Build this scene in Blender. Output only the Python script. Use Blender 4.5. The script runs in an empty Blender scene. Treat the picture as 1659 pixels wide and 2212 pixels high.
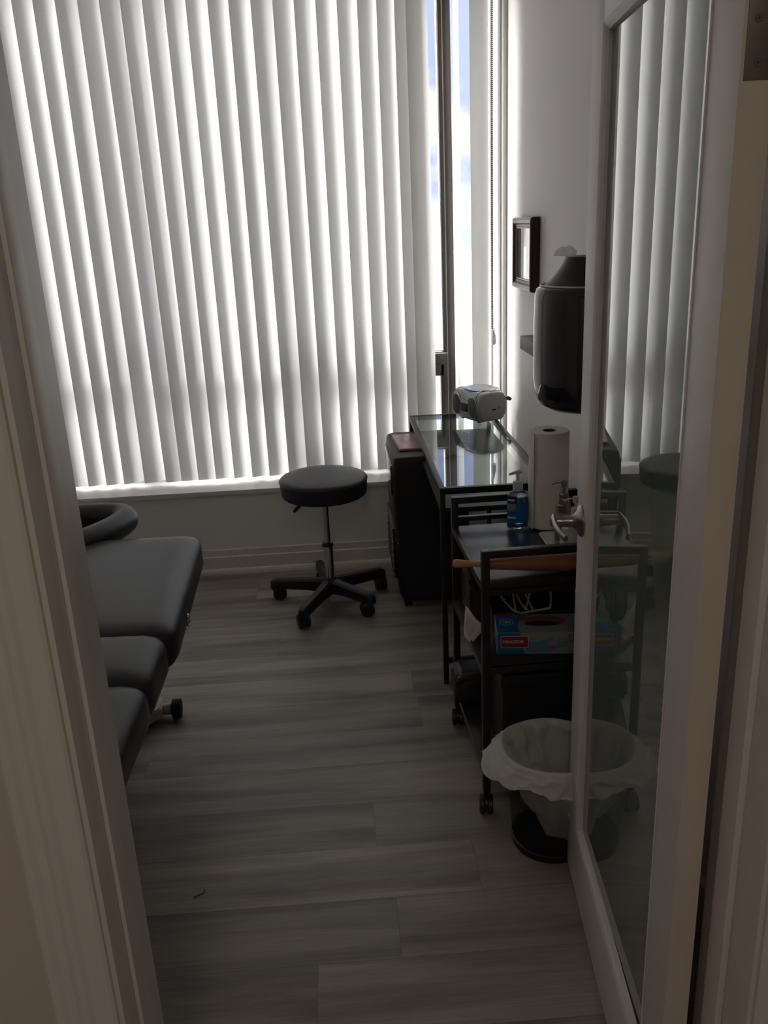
import bpy, bmesh, math, random
from mathutils import Vector, Matrix, noise
random.seed(7)
C = bpy.context.scene.collection
PI = math.pi
rad = math.radians

# ------------------------------------------------------------------ materials
def mat(name, col, rough=.5, metal=0., spec=.5, trans=0., ior=1.45, coat=0., noise=None, bump=None, sheen=0.):
    m = bpy.data.materials.new(name); m.use_nodes = True
    nt = m.node_tree; b = nt.nodes['Principled BSDF']
    b.inputs['Base Color'].default_value = (*col, 1)
    b.inputs['Roughness'].default_value = rough
    b.inputs['Metallic'].default_value = metal
    b.inputs['Specular IOR Level'].default_value = spec
    b.inputs['Transmission Weight'].default_value = trans
    b.inputs['IOR'].default_value = ior
    b.inputs['Coat Weight'].default_value = coat
    b.inputs['Sheen Weight'].default_value = sheen
    tc = nt.nodes.new('ShaderNodeTexCoord')
    if noise:
        sc, amt = noise
        n = nt.nodes.new('ShaderNodeTexNoise'); n.inputs['Scale'].default_value = sc; n.inputs['Detail'].default_value = 5
        nt.links.new(tc.outputs['Object'], n.inputs['Vector'])
        mx = nt.nodes.new('ShaderNodeMix'); mx.data_type = 'RGBA'
        mx.inputs[6].default_value = (*[c*(1-amt) for c in col], 1)
        mx.inputs[7].default_value = (*[min(1, c*(1+amt)) for c in col], 1)
        nt.links.new(n.outputs['Fac'], mx.inputs[0]); nt.links.new(mx.outputs[2], b.inputs['Base Color'])
    if bump:
        sc, st = bump
        n = nt.nodes.new('ShaderNodeTexNoise'); n.inputs['Scale'].default_value = sc; n.inputs['Detail'].default_value = 4
        nt.links.new(tc.outputs['Object'], n.inputs['Vector'])
        bp = nt.nodes.new('ShaderNodeBump'); bp.inputs['Strength'].default_value = st; bp.inputs['Distance'].default_value = .002
        nt.links.new(n.outputs['Fac'], bp.inputs['Height']); nt.links.new(bp.outputs['Normal'], b.inputs['Normal'])
    return m

def thin(name, col, tfac, trans_col=None, transparent=0.):
    """diffuse + translucent sheet (vinyl vane, plastic film, tissue)"""
    m = bpy.data.materials.new(name); m.use_nodes = True; nt = m.node_tree
    nt.nodes.remove(nt.nodes['Principled BSDF']); out = nt.nodes['Material Output']
    d = nt.nodes.new('ShaderNodeBsdfDiffuse'); d.inputs['Color'].default_value = (*col, 1)
    t = nt.nodes.new('ShaderNodeBsdfTranslucent'); t.inputs['Color'].default_value = (*(trans_col or col), 1)
    g = nt.nodes.new('ShaderNodeBsdfGlossy'); g.inputs['Roughness'].default_value = .35; g.inputs['Color'].default_value = (.8, .8, .8, 1)
    a = nt.nodes.new('ShaderNodeMixShader'); a.inputs[0].default_value = tfac
    nt.links.new(d.outputs[0], a.inputs[1]); nt.links.new(t.outputs[0], a.inputs[2])
    b = nt.nodes.new('ShaderNodeMixShader'); b.inputs[0].default_value = .05
    nt.links.new(a.outputs[0], b.inputs[1]); nt.links.new(g.outputs[0], b.inputs[2])
    last = b
    if transparent:
        tr = nt.nodes.new('ShaderNodeBsdfTransparent')
        c = nt.nodes.new('ShaderNodeMixShader'); c.inputs[0].default_value = transparent
        nt.links.new(b.outputs[0], c.inputs[1]); nt.links.new(tr.outputs[0], c.inputs[2]); last = c
    nt.links.new(last.outputs[0], out.inputs['Surface'])
    return m

def schlick(nt, f0):
    ge = nt.nodes.new('ShaderNodeNewGeometry'); d = nt.nodes.new('ShaderNodeVectorMath'); d.operation = 'DOT_PRODUCT'
    nt.links.new(ge.outputs['Incoming'], d.inputs[0]); nt.links.new(ge.outputs['Normal'], d.inputs[1])
    def mth(op, a, b=None):
        n = nt.nodes.new('ShaderNodeMath'); n.operation = op
        for i, v in enumerate((a, b)):
            if v is None: continue
            if isinstance(v, (int, float)): n.inputs[i].default_value = v
            else: nt.links.new(v, n.inputs[i])
        return n.outputs[0]
    k = mth('POWER', mth('SUBTRACT', 1.0, mth('ABSOLUTE', d.outputs['Value'])), 5.0)
    k = mth('ADD', mth('MULTIPLY', k, 1-f0), f0)
    class o: outputs = [k]
    return o

def pane_mat():
    m = bpy.data.materials.new('window_glass'); m.use_nodes = True; nt = m.node_tree
    nt.nodes.remove(nt.nodes['Principled BSDF']); out = nt.nodes['Material Output']
    t = nt.nodes.new('ShaderNodeBsdfTransparent'); t.inputs['Color'].default_value = (.9, .93, .95, 1)
    g = nt.nodes.new('ShaderNodeBsdfGlossy'); g.inputs['Roughness'].default_value = .02
    f = schlick(nt, .05)
    a = nt.nodes.new('ShaderNodeMixShader')
    nt.links.new(f.outputs[0], a.inputs[0]); nt.links.new(t.outputs[0], a.inputs[1]); nt.links.new(g.outputs[0], a.inputs[2])
    nt.links.new(a.outputs[0], out.inputs['Surface'])
    return m

def tint_glass(name, body, amount):
    """clear sheet glass: mirror-like Fresnel front, mostly see-through, slight body tint"""
    m = bpy.data.materials.new(name); m.use_nodes = True; nt = m.node_tree
    nt.nodes.remove(nt.nodes['Principled BSDF']); out = nt.nodes['Material Output']
    t = nt.nodes.new('ShaderNodeBsdfTransparent'); t.inputs['Color'].default_value = (*body, 1)
    g = nt.nodes.new('ShaderNodeBsdfGlossy'); g.inputs['Roughness'].default_value = .0
    f = schlick(nt, amount)
    a = nt.nodes.new('ShaderNodeMixShader')
    nt.links.new(f.outputs[0], a.inputs[0]); nt.links.new(t.outputs[0], a.inputs[1]); nt.links.new(g.outputs[0], a.inputs[2])
    nt.links.new(a.outputs[0], out.inputs['Surface'])
    return m

def floor_mat():
    m = bpy.data.materials.new('floor_planks'); m.use_nodes = True; nt = m.node_tree; L = nt.links
    b = nt.nodes['Principled BSDF']; b.inputs['Roughness'].default_value = .42
    tc = nt.nodes.new('ShaderNodeTexCoord')
    def mth(op, a, b=None, c=None):
        n = nt.nodes.new('ShaderNodeMath'); n.operation = op
        for i, v in enumerate((a, b, c)):
            if v is None: continue
            if isinstance(v, (int, float)): n.inputs[i].default_value = v
            else: L.new(v, n.inputs[i])
        return n.outputs[0]
    sp = nt.nodes.new('ShaderNodeSeparateXYZ'); L.new(tc.outputs['Object'], sp.inputs[0])
    PWD, PLN = .183, 1.22
    ry = mth('DIVIDE', mth('ADD', sp.outputs[1], .157), PWD); row = mth('FLOOR', ry); fy = mth('FRACT', ry)
    wn = nt.nodes.new('ShaderNodeTexWhiteNoise'); wn.noise_dimensions = '1D'; L.new(mth('ADD', row, 13.37), wn.inputs['W'])
    rx = mth('ADD', mth('DIVIDE', sp.outputs[0], PLN), mth('MULTIPLY', wn.outputs['Value'], 7.0)); fx = mth('FRACT', rx)
    wn2 = nt.nodes.new('ShaderNodeTexWhiteNoise'); wn2.noise_dimensions = '2D'
    cv = nt.nodes.new('ShaderNodeCombineXYZ'); L.new(row, cv.inputs[0]); L.new(mth('FLOOR', rx), cv.inputs[1]); L.new(cv.outputs[0], wn2.inputs['Vector'])
    ey = mth('MULTIPLY', mth('MINIMUM', fy, mth('SUBTRACT', 1.0, fy)), PWD); ex = mth('MULTIPLY', mth('MINIMUM', fx, mth('SUBTRACT', 1.0, fx)), PLN)
    groove = mth('LESS_THAN', mth('MINIMUM', ex, ey), .0008)
    add = nt.nodes.new('ShaderNodeVectorMath'); add.operation = 'MULTIPLY_ADD'; add.inputs[1].default_value = (5.1, 9.7, 3.3)
    L.new(wn2.outputs['Color'], add.inputs[0]); L.new(tc.outputs['Object'], add.inputs[2])
    mp = nt.nodes.new('ShaderNodeMapping'); mp.inputs['Scale'].default_value = (1.2, 13, 1)
    L.new(add.outputs[0], mp.inputs['Vector'])
    n1 = nt.nodes.new('ShaderNodeTexNoise'); n1.inputs['Scale'].default_value = 1.0; n1.inputs['Detail'].default_value = 4
    n1.inputs['Distortion'].default_value = .25
    L.new(mp.outputs[0], n1.inputs['Vector'])
    r1 = nt.nodes.new('ShaderNodeValToRGB'); cr = r1.color_ramp
    cr.elements[0].position = .34; cr.elements[0].color = (.150, .128, .112, 1)
    cr.elements[1].position = .62; cr.elements[1].color = (.330, .295, .262, 1)
    L.new(n1.outputs['Fac'], r1.inputs[0])
    mp2 = nt.nodes.new('ShaderNodeMapping'); mp2.inputs['Scale'].default_value = (5, 190, 1)
    L.new(add.outputs[0], mp2.inputs['Vector'])
    n2 = nt.nodes.new('ShaderNodeTexNoise'); n2.inputs['Scale'].default_value = 1; n2.inputs['Detail'].default_value = 3
    L.new(mp2.outputs[0], n2.inputs['Vector'])
    r2 = nt.nodes.new('ShaderNodeMapRange'); r2.inputs[1].default_value = .25; r2.inputs[2].default_value = .75
    r2.inputs[3].default_value = .84; r2.inputs[4].default_value = 1.12
    L.new(n2.outputs['Fac'], r2.inputs[0])
    # plank to plank value
    r3 = nt.nodes.new('ShaderNodeMapRange'); r3.inputs[3].default_value = .86; r3.inputs[4].default_value = 1.12
    L.new(wn2.outputs['Value'], r3.inputs[0])
    m1 = nt.nodes.new('ShaderNodeMath'); m1.operation = 'MULTIPLY'; L.new(r2.outputs[0], m1.inputs[0]); L.new(r3.outputs[0], m1.inputs[1])
    m2 = nt.nodes.new('ShaderNodeVectorMath'); m2.operation = 'SCALE'
    L.new(r1.outputs[0], m2.inputs[0]); L.new(m1.outputs[0], m2.inputs['Scale'])
    mx = nt.nodes.new('ShaderNodeMix'); mx.data_type = 'RGBA'; mx.inputs[7].default_value = (.07, .06, .05, 1)
    L.new(mth('MULTIPLY', groove, .55), mx.inputs[0]); L.new(m2.outputs[0], mx.inputs[6])
    L.new(mx.outputs[2], b.inputs['Base Color'])
    bp = nt.nodes.new('ShaderNodeBump'); bp.inputs['Strength'].default_value = .12; bp.inputs['Distance'].default_value = .001
    L.new(n2.outputs['Fac'], bp.inputs['Height']); L.new(bp.outputs[0], b.inputs['Normal'])
    return m

def mesh_mat():
    """woven wire: fine diagonal open lattice"""
    m = bpy.data.materials.new('black_wire_mesh'); m.use_nodes = True; nt = m.node_tree; L = nt.links
    b = nt.nodes['Principled BSDF']; out = nt.nodes['Material Output']
    b.inputs['Base Color'].default_value = (.012, .012, .013, 1); b.inputs['Roughness'].default_value = .45; b.inputs['Metallic'].default_value = .3
    uv = nt.nodes.new('ShaderNodeUVMap')
    mp = nt.nodes.new('ShaderNodeMapping'); mp.inputs['Rotation'].default_value = (0, 0, rad(45)); mp.inputs['Scale'].default_value = (300, 300, 1)
    L.new(uv.outputs[0], mp.inputs['Vector'])
    sp = nt.nodes.new('ShaderNodeSeparateXYZ'); L.new(mp.outputs[0], sp.inputs[0])
    prev = None
    for k in (0, 1):
        f = nt.nodes.new('ShaderNodeMath'); f.operation = 'FRACT'; L.new(sp.outputs[k], f.inputs[0])
        g = nt.nodes.new('ShaderNodeMath'); g.operation = 'GREATER_THAN'; g.inputs[1].default_value = .22; L.new(f.outputs[0], g.inputs[0])
        if prev:
            mm = nt.nodes.new('ShaderNodeMath'); mm.operation = 'MULTIPLY'; L.new(prev.outputs[0], mm.inputs[0]); L.new(g.outputs[0], mm.inputs[1]); prev = mm
        else: prev = g
    t = nt.nodes.new('ShaderNodeBsdfTransparent')
    a = nt.nodes.new('ShaderNodeMixShader')
    L.new(prev.outputs[0], a.inputs[0]); L.new(b.outputs[0], a.inputs[1]); L.new(t.outputs[0], a.inputs[2]); L.new(a.outputs[0], out.inputs['Surface'])
    return m

M = {}
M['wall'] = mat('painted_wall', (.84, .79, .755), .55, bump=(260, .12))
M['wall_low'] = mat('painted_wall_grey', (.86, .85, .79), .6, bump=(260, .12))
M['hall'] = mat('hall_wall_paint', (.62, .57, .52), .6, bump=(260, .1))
M['ceil'] = mat('ceiling_paint', (.86, .84, .82), .8)
M['trim'] = mat('trim_paint', (.72, .69, .66), .38)
M['sill'] = mat('sill_paint', (.74, .72, .68), .35)
M['door'] = mat('door_paint', (.74, .70, .68), .42, noise=(6, .03))
M['dooredge'] = mat('door_edge_paint', (.68, .61, .54), .55, noise=(14, .07))  # hinge edge, a beiger tone than the door faces
M['floor'] = floor_mat()
M['vane'] = thin('vinyl_vane', (.80, .79, .77), .165, (.80, .79, .77))
M['bronze'] = mat('bronze_aluminium', (.045, .036, .032), .42, .6)
M['bead'] = mat('glazing_bead', (.45, .42, .38), .4)
M['pane'] = pane_mat()
M['doorglass'] = mat('green_tinted_glass', (.15, .185, .155), .0, spec=1.0, ior=1.85)
M['deskglass'] = tint_glass('clear_table_glass', (.86, .91, .885), .09)
M['black'] = mat('black_powder_coat', (.014, .014, .016), .38)
M['blackboard'] = mat('black_brown_shelf', (.020, .017, .018), .28)
M['plastic'] = mat('black_plastic', (.016, .016, .018), .42)
M['acplastic'] = mat('black_matte_plastic', (.013, .014, .017), .5)
M['rubber'] = mat('black_rubber', (.012, .012, .012), .75)
M['vinyl'] = mat('black_vinyl', (.024, .024, .028), .42, bump=(420, .10))
M['vinyl2'] = mat('charcoal_vinyl', (.040, .040, .046), .40, bump=(420, .12))
M['chrome'] = mat('chrome', (.62, .62, .62), .14, 1.)
M['nickel'] = mat('satin_nickel', (.33, .31, .28), .32, 1.)
M['hinge'] = mat('hinge_steel', (.20, .17, .15), .45, .7, noise=(30, .12))
M['screw'] = mat('screw_steel', (.10, .09, .08), .4, .8)
M['silver'] = mat('silver_plastic', (.47, .49, .50), .32, .35)
M['silver2'] = mat('pale_silver_plastic', (.60, .62, .67), .22, .35)
M['darkgrey'] = mat('dark_grey_grille', (.06, .07, .07), .5, noise=(600, .5))
M['seam'] = mat('seam_black', (.02, .02, .022), .5)
M['paper'] = mat('white_paper', (.70, .68, .63), .85)
M['towel'] = mat('paper_towel', (.84, .80, .74), .95, bump=(160, .5))
M['card'] = mat('cardboard_core', (.10, .07, .045), .8)
M['whitepl'] = mat('white_plastic', (.70, .68, .64), .35)
M['clear'] = mat('clear_plastic', (.86, .93, .97), .03, trans=1., ior=1.45)
M['gel'] = mat('blue_gel', (.25, .62, .90), .08, trans=.85, ior=1.36)
M['bluelabel'] = mat('blue_label', (.015, .13, .36), .35)
M['navy'] = mat('navy_ink', (.012, .02, .09), .4)
M['red'] = mat('red_print', (.30, .022, .02), .4)
M['orange'] = mat('orange_print', (.55, .10, .04), .4)
M['white'] = mat('white_print', (.72, .72, .72), .5)
M['cyan'] = mat('sky_blue_print', (.010, .13, .29), .35)
M['boxgrey'] = mat('pale_grey_print', (.24, .27, .275), .4)
M['boxbrown'] = mat('brown_print', (.20, .095, .055), .5)
M['glove'] = mat('blue_glove_print', (.10, .22, .36), .5)
M['teal'] = mat('teal_ink', (.03, .16, .24), .5)
M['amber'] = mat('oil_glass', (.62, .52, .30), .06, trans=.75, ior=1.4)
M['frost'] = mat('frosted_plastic', (.80, .82, .80), .35, trans=.2)
M['wood_pin'] = mat('rolling_pin_wood', (.33, .125, .055), .5, noise=(9, .18))
M['wood_light'] = mat('pale_handle_wood', (.50, .285, .12), .45, noise=(9, .12))
M['frame_wood'] = mat('dark_mahogany', (.035, .017, .016), .3)
M['gold'] = mat('gilt_bead', (.42, .34, .20), .35, .5)
M['print'] = mat('framed_sheet', (.30, .29, .30), .04, coat=1.)
M['shelf'] = mat('grey_black_shelf', (.048, .046, .047), .42)
M['gloss'] = mat('gloss_black_cover', (.012, .014, .018), .10, coat=.6)
M['tissue'] = thin('tissue', (.62, .60, .57), .45, transparent=.35)
M['liner'] = thin('bin_liner_film', (.92, .92, .89), .42, transparent=.10)
M['wire'] = mesh_mat()
M['cream'] = mat('cream_metal', (.50, .45, .34), .4)
M['pink'] = mat('pink_packet', (.47, .29, .315), .22, noise=(30, .22))
M['pinkdark'] = mat('pink_packet_edge', (.28, .12, .13), .4)
M['blackcloth'] = mat('black_cloth', (.010, .010, .012), .85, bump=(60, .4))
M['browncloth'] = mat('dark_brown_cloth', (.035, .018, .013), .9)
M['cord'] = mat('white_cord', (.42, .41, .39), .5)
M['ground'] = mat('pale_concrete', (.78, .74, .70), .9, noise=(.6, .1))
M['lamp'] = bpy.data.materials.new('lamp_glow'); M['lamp'].use_nodes = True
_b = M['lamp'].node_tree.nodes['Principled BSDF']
_b.inputs['Base Color'].default_value = (.9, .9, .9, 1); _b.inputs['Emission Color'].default_value = (1, .86, .73, 1); _b.inputs['Emission Strength'].default_value = 18

# ------------------------------------------------------------------ geometry helpers
class MB:
    def __init__(s): s.bm = bmesh.new()
    def _merge(s, t, mx=None):
        if mx is not None: bmesh.ops.transform(t, matrix=mx, verts=t.verts)
        me = bpy.data.meshes.new('tmp'); t.to_mesh(me); t.free(); s.bm.from_mesh(me); bpy.data.meshes.remove(me)
    def box(s, x0, x1, y0, y1, z0, z1, bev=0., seg=2, mx=None):
        t = bmesh.new(); bmesh.ops.create_cube(t, size=1)
        bmesh.ops.scale(t, vec=(x1-x0, y1-y0, z1-z0), verts=t.verts)
        bmesh.ops.translate(t, vec=((x0+x1)/2, (y0+y1)/2, (z0+z1)/2), verts=t.verts)
        if bev: bmesh.ops.bevel(t, geom=t.edges[:], offset=bev, segments=seg, affect='EDGES', profile=.6)
        s._merge(t, mx); return s
    def cyl(s, p0, p1, r0, r1=None, n=24, cap=True):
        r1 = r0 if r1 is None else r1
        p0 = Vector(p0); p1 = Vector(p1); d = p1-p0
        t = bmesh.new(); bmesh.ops.create_cone(t, cap_ends=cap, segments=n, radius1=r0, radius2=r1, depth=d.length)
        q = Vector((0, 0, 1)).rotation_difference(d.normalized()).to_matrix().to_4x4()
        s._merge(t, Matrix.Translation((p0+p1)/2) @ q); return s
    def lathe(s, prof, c=(0, 0, 0), n=48, mx=None, fn=None, sx=1., sy=1.):
        t = bmesh.new(); rings = []
        for i, (r, z) in enumerate(prof):
            if r < 1e-6: rings.append([t.verts.new((0, 0, z))]); continue
            ring = []
            for k in range(n):
                a = 2*PI*k/n; rr, zz = (r, z) if fn is None else fn(r, z, a, i)
                ring.append(t.verts.new((rr*math.cos(a)*sx, rr*math.sin(a)*sy, zz)))
            rings.append(ring)
        for a, b in zip(rings, rings[1:]):
            if len(a) == 1 and len(b) == 1: continue
            for k in range(n):
                k2 = (k+1) % n
                if len(a) == 1: t.faces.new((a[0], b[k2], b[k]))
                elif len(b) == 1: t.faces.new((a[k], a[k2], b[0]))
                else: t.faces.new((a[k], a[k2], b[k2], b[k]))
        m2 = Matrix.Translation(c)
        if mx is not None: m2 = m2 @ mx
        s._merge(t, m2); return s
    def tube(s, pts, r, n=10, closed=False, sx=1., up=(0, 0, 1), cap=True):
        P = [Vector(p) for p in pts]; N = len(P); t = bmesh.new(); rings = []
        upv = Vector(up)
        for i, p in enumerate(P):
            if closed: d = P[(i+1) % N]-P[i-1]
            else: d = P[min(i+1, N-1)]-P[max(i-1, 0)]
            d.normalize(); a = d.cross(upv)
            if a.length < 1e-4: a = d.cross(Vector((1, .1, 0)))
            a.normalize(); b = a.cross(d).normalized()
            rr = r[i] if isinstance(r, (list, tuple)) else r
            rings.append([t.verts.new(p + a*math.cos(2*PI*k/n)*rr*sx + b*math.sin(2*PI*k/n)*rr) for k in range(n)])
        for i in range(N if closed else N-1):
            A, B = rings[i], rings[(i+1) % N]
            for k in range(n): t.faces.new((A[k], A[(k+1) % n], B[(k+1) % n], B[k]))
        if not closed and cap: t.faces.new(rings[0][::-1]); t.faces.new(rings[-1])
        s._merge(t); return s
    def prism(s, poly, z0, z1, mx=None, bev=0.):
        t = bmesh.new()
        lo = [t.verts.new((x, y, z0)) for x, y in poly]; hi = [t.verts.new((x, y, z1)) for x, y in poly]
        n = len(poly); t.faces.new(lo[::-1]); t.faces.new(hi)
        for k in range(n): t.faces.new((lo[k], lo[(k+1) % n], hi[(k+1) % n], hi[k]))
        if bev: bmesh.ops.bevel(t, geom=t.edges[:], offset=bev, segments=2, affect='EDGES')
        s._merge(t, mx); return s
    def grid(s, fn, nu, nv, closed_u=False, uv=False):
        t = bmesh.new(); G = [[t.verts.new(fn(i/nu, j/nv)) for j in range(nv+1)] for i in range(nu if closed_u else nu+1)]
        lay = t.loops.layers.uv.new('UVMap') if uv else None
        for i in range(nu):
            i2 = (i+1) % nu if closed_u else i+1
            for j in range(nv):
                f = t.faces.new((G[i][j], G[i2][j], G[i2][j+1], G[i][j+1]))
                if uv:
                    for l, (a, b) in zip(f.loops, ((i, j), (i+1, j), (i+1, j+1), (i, j+1))): l[lay].uv = (a/nu*uv[0], b/nv*uv[1])
        s._merge(t); return s
    def build(s, name, m, parent=None, smooth=True, ang=35, subsurf=0, solid=0.):
        bmesh.ops.recalc_face_normals(s.bm, faces=s.bm.faces[:])
        me = bpy.data.meshes.new(name); s.bm.to_mesh(me); s.bm.free()
        me.materials.append(m)
        o = bpy.data.objects.new(name, me); C.objects.link(o)
        if smooth:
            for p in me.polygons: p.use_smooth = True
            me.set_sharp_from_angle(angle=rad(ang))
        if solid:
            md = o.modifiers.new('solid', 'SOLIDIFY'); md.thickness = solid; md.offset = 0
        if subsurf:
            md = o.modifiers.new('sub', 'SUBSURF'); md.levels = subsurf; md.render_levels = subsurf
        if parent is not None:
            o.parent = parent
            # meshes are written in world coordinates: undo the parent's placement
            o.matrix_parent_inverse = world_of(parent).inverted()
        return o

def world_of(o):
    m = Matrix.LocRotScale(o.location, o.rotation_euler, o.scale)
    if o.parent: m = world_of(o.parent) @ o.matrix_parent_inverse @ m
    return m

def thing(name, label, cat, loc=(0, 0, 0), group=None):
    o = bpy.data.objects.new(name, None); C.objects.link(o); o.location = loc; o.empty_display_size = .05
    o['label'] = label; o['category'] = cat
    if group: o['group'] = group
    return o
def tag(o, label, cat, group=None):
    o['label'] = label; o['category'] = cat
    if group: o['group'] = group
    return o
def struct(o, label=None, cat=None):
    o['kind'] = 'structure'
    if label: o['label'] = label
    if cat: o['category'] = cat
    return o
def sempty(name, loc=(0, 0, 0), label=None, cat=None):
    o = bpy.data.objects.new(name, None); C.objects.link(o); o.location = loc; o['kind'] = 'structure'
    if label: o['label'] = label
    if cat: o['category'] = cat
    return o
def text_obj(name, body, size, m, parent, mx, extrude=.0003, sx=1.):
    cu = bpy.data.curves.new('txt', 'FONT'); cu.body = body; cu.size = size; cu.extrude = extrude; cu.align_x = 'LEFT'
    to = bpy.data.objects.new('txt', cu); C.objects.link(to)
    dg = bpy.context.evaluated_depsgraph_get(); me = bpy.data.meshes.new_from_object(to.evaluated_get(dg))
    bpy.data.objects.remove(to); bpy.data.curves.remove(cu)
    me.name = name; me.transform(Matrix.Scale(sx, 4, (1, 0, 0))); me.transform(mx)
    me.materials.clear(); me.materials.append(m)
    o = bpy.data.objects.new(name, me); C.objects.link(o); o.parent = parent
    o.matrix_parent_inverse = world_of(parent).inverted()
    return o

# ------------------------------------------------------------------ room sizes
WY = 3.84      # room face of the window wall
XR = .758      # right wall
XL = -1.75     # left wall
FY0, FY1 = .822, .965   # wall with the doorway (hall face, room face)
JL, JR = -.310, .480    # door opening
CZ = 2.72
HX0, HX1, HY0 = -1.3, 1.3, -1.9
SZ0, SZ1 = .386, .409   # window board

# floor, ceiling
struct(MB().box(-2.0, 1.6, HY0-.1, 4.2, -.06, 0).build('floor', M['floor'], smooth=False), 'grey brown wood plank floor', 'floor')
struct(MB().box(-2.0, 1.6, FY0-.02, 4.25, CZ, CZ+.1).build('ceiling', M['ceil'], smooth=False), 'white ceiling of the treatment room', 'ceiling')
struct(MB().box(-2.0, 1.6, HY0-.1, FY0-.02, 2.5, 2.6).build('ceiling_hall', M['ceil'], smooth=False), 'ceiling of the hallway outside the door', 'ceiling')
# window wall: low wall under window, left part, part over the window
WX0, WX1 = -1.56, .744
WT = 4.19
w = MB(); w.box(XL-.1, XR+.1, WY, WT, 0, SZ0); w.box(XL-.1, WX0, WY, WT, SZ0, CZ); w.box(WX1, XR+.1, WY, WT, SZ0, CZ); w.box(WX0, WX1, WY, WT, 2.66, CZ)
struct(w.build('wall_back', M['wall_low'], smooth=False), 'low grey painted wall under the window', 'wall')
struct(MB().box(XR, XR+.1, FY1, WT, 0, CZ).build('wall_right', M['wall'], smooth=False), 'pale painted wall on the right with the shelf', 'wall')
struct(MB().box(XL-.1, XL, FY1, WT, 0, CZ).build('wall_left', M['wall'], smooth=False), 'painted wall behind the treatment table', 'wall')
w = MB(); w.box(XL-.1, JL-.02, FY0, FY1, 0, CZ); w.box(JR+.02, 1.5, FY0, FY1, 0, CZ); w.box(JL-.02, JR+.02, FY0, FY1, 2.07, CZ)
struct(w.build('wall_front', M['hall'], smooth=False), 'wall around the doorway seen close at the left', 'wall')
w = MB(); w.box(HX0-.1, HX0, HY0, FY0, 0, 2.5)
struct(w.build('wall_hall_left', M['hall'], smooth=False), 'left wall of the hallway', 'wall')
struct(MB().box(HX1, HX1+.1, HY0, FY0, 0, 2.5).build('wall_hall_right', M['hall'], smooth=False), 'right wall of the hallway', 'wall')
struct(MB().box(HX0-.1, HX1+.1, HY0-.1, HY0, 0, 2.5).build('wall_hall_end', M['hall'], smooth=False), 'end wall of the hallway', 'wall')

# baseboards
def baseboard_back():
    prof = [(0, 0), (0, .118), (-.006, .120), (-.010, .116), (-.011, .086), (-.017, .082), (-.018, .026), (-.026, .022), (-.030, .012), (-.031, 0)]
    mb = MB(); t = bmesh.new()
    A = [t.verts.new((XL, WY+y, z)) for y, z in prof]; B = [t.verts.new((XR, WY+y, z)) for y, z in prof]
    n = len(prof)
    for k in range(n): t.faces.new((A[k], A[(k+1) % n], B[(k+1) % n], B[k]))
    t.faces.new(A); t.faces.new(B[::-1]); mb._merge(t)
    return mb.build('baseboard_back', M['trim'], smooth=False)
struct(baseboard_back(), 'stepped grey baseboard below the window', 'baseboard')
struct(MB().box(XR-.016, XR, 1.0, WY-.03, 0, .115, .003).build('baseboard_right', M['trim']), 'baseboard along the right wall', 'baseboard')
struct(MB().box(XL, XL+.016, 1.0, WY-.03, 0, .115, .003).build('baseboard_left', M['trim']), 'baseboard behind the treatment table', 'baseboard')

# ------------------------------------------------------------------ door frame: jambs, stops, casings
def vprof(poly, z0, z1): return MB().prism(poly, z0, z1)
j = MB(); j.box(JL-.02, JL, FY0-.001, FY1+.001, 0, 2.05, .0015)
j.box(JL, JL+.006, FY0+.045, FY0+.085, 0, 2.04, .002)
struct(j.build('trim_1', M['trim']), 'left jamb lining of the doorway', 'door jamb')
j = MB(); j.box(JR, JR+.02, FY0-.001, FY1+.001, 0, 2.05, .0015)
j.box(JR-.010, JR, FY0+.06, FY0+.10, 0, 2.04, .002)
struct(j.build('trim_2', M['trim']), 'right jamb lining of the doorway beside the door hinges', 'door jamb')
struct(MB().box(JL-.02, JR+.02, FY0, FY1, 2.05, 2.07, .0015).build('trim_3', M['trim']), 'head lining over the doorway', 'door jamb')
def casing(s, x):
    # s=-1 left side, grows away from the opening; profile of the moulding, hall face
    w = [(0, 0), (0, -.008), (.004, -.011), (.024, -.0115), (.030, -.016), (.036, -.0175), (.043, -.0135), (.052, -.014), (.058, -.0185), (.066, -.0195), (.070, -.017), (.071, 0)]
    return [(x+s*a, FY0+b) for a, b in w]
struct(vprof(casing(-1, JL-.006), 0, 2.11).build('trim_4', M['trim'], ang=20), 'moulded casing left of the doorway', 'casing')
struct(vprof(casing(1, JR+.006), 0, 2.11).build('trim_5', M['trim'], ang=20), 'moulded casing right of the doorway', 'casing')
struct(MB().box(JL-.077, JR+.077, FY0-.018, FY0, 2.056, 2.125, .004).build('trim_6', M['trim']), 'casing over the doorway', 'casing')
struct(MB().box(JL-.077, JL-.006, FY1, FY1+.006, 0, 2.11, .002).build('trim_7', M['trim']), 'room-side casing left of the doorway', 'casing')

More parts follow.
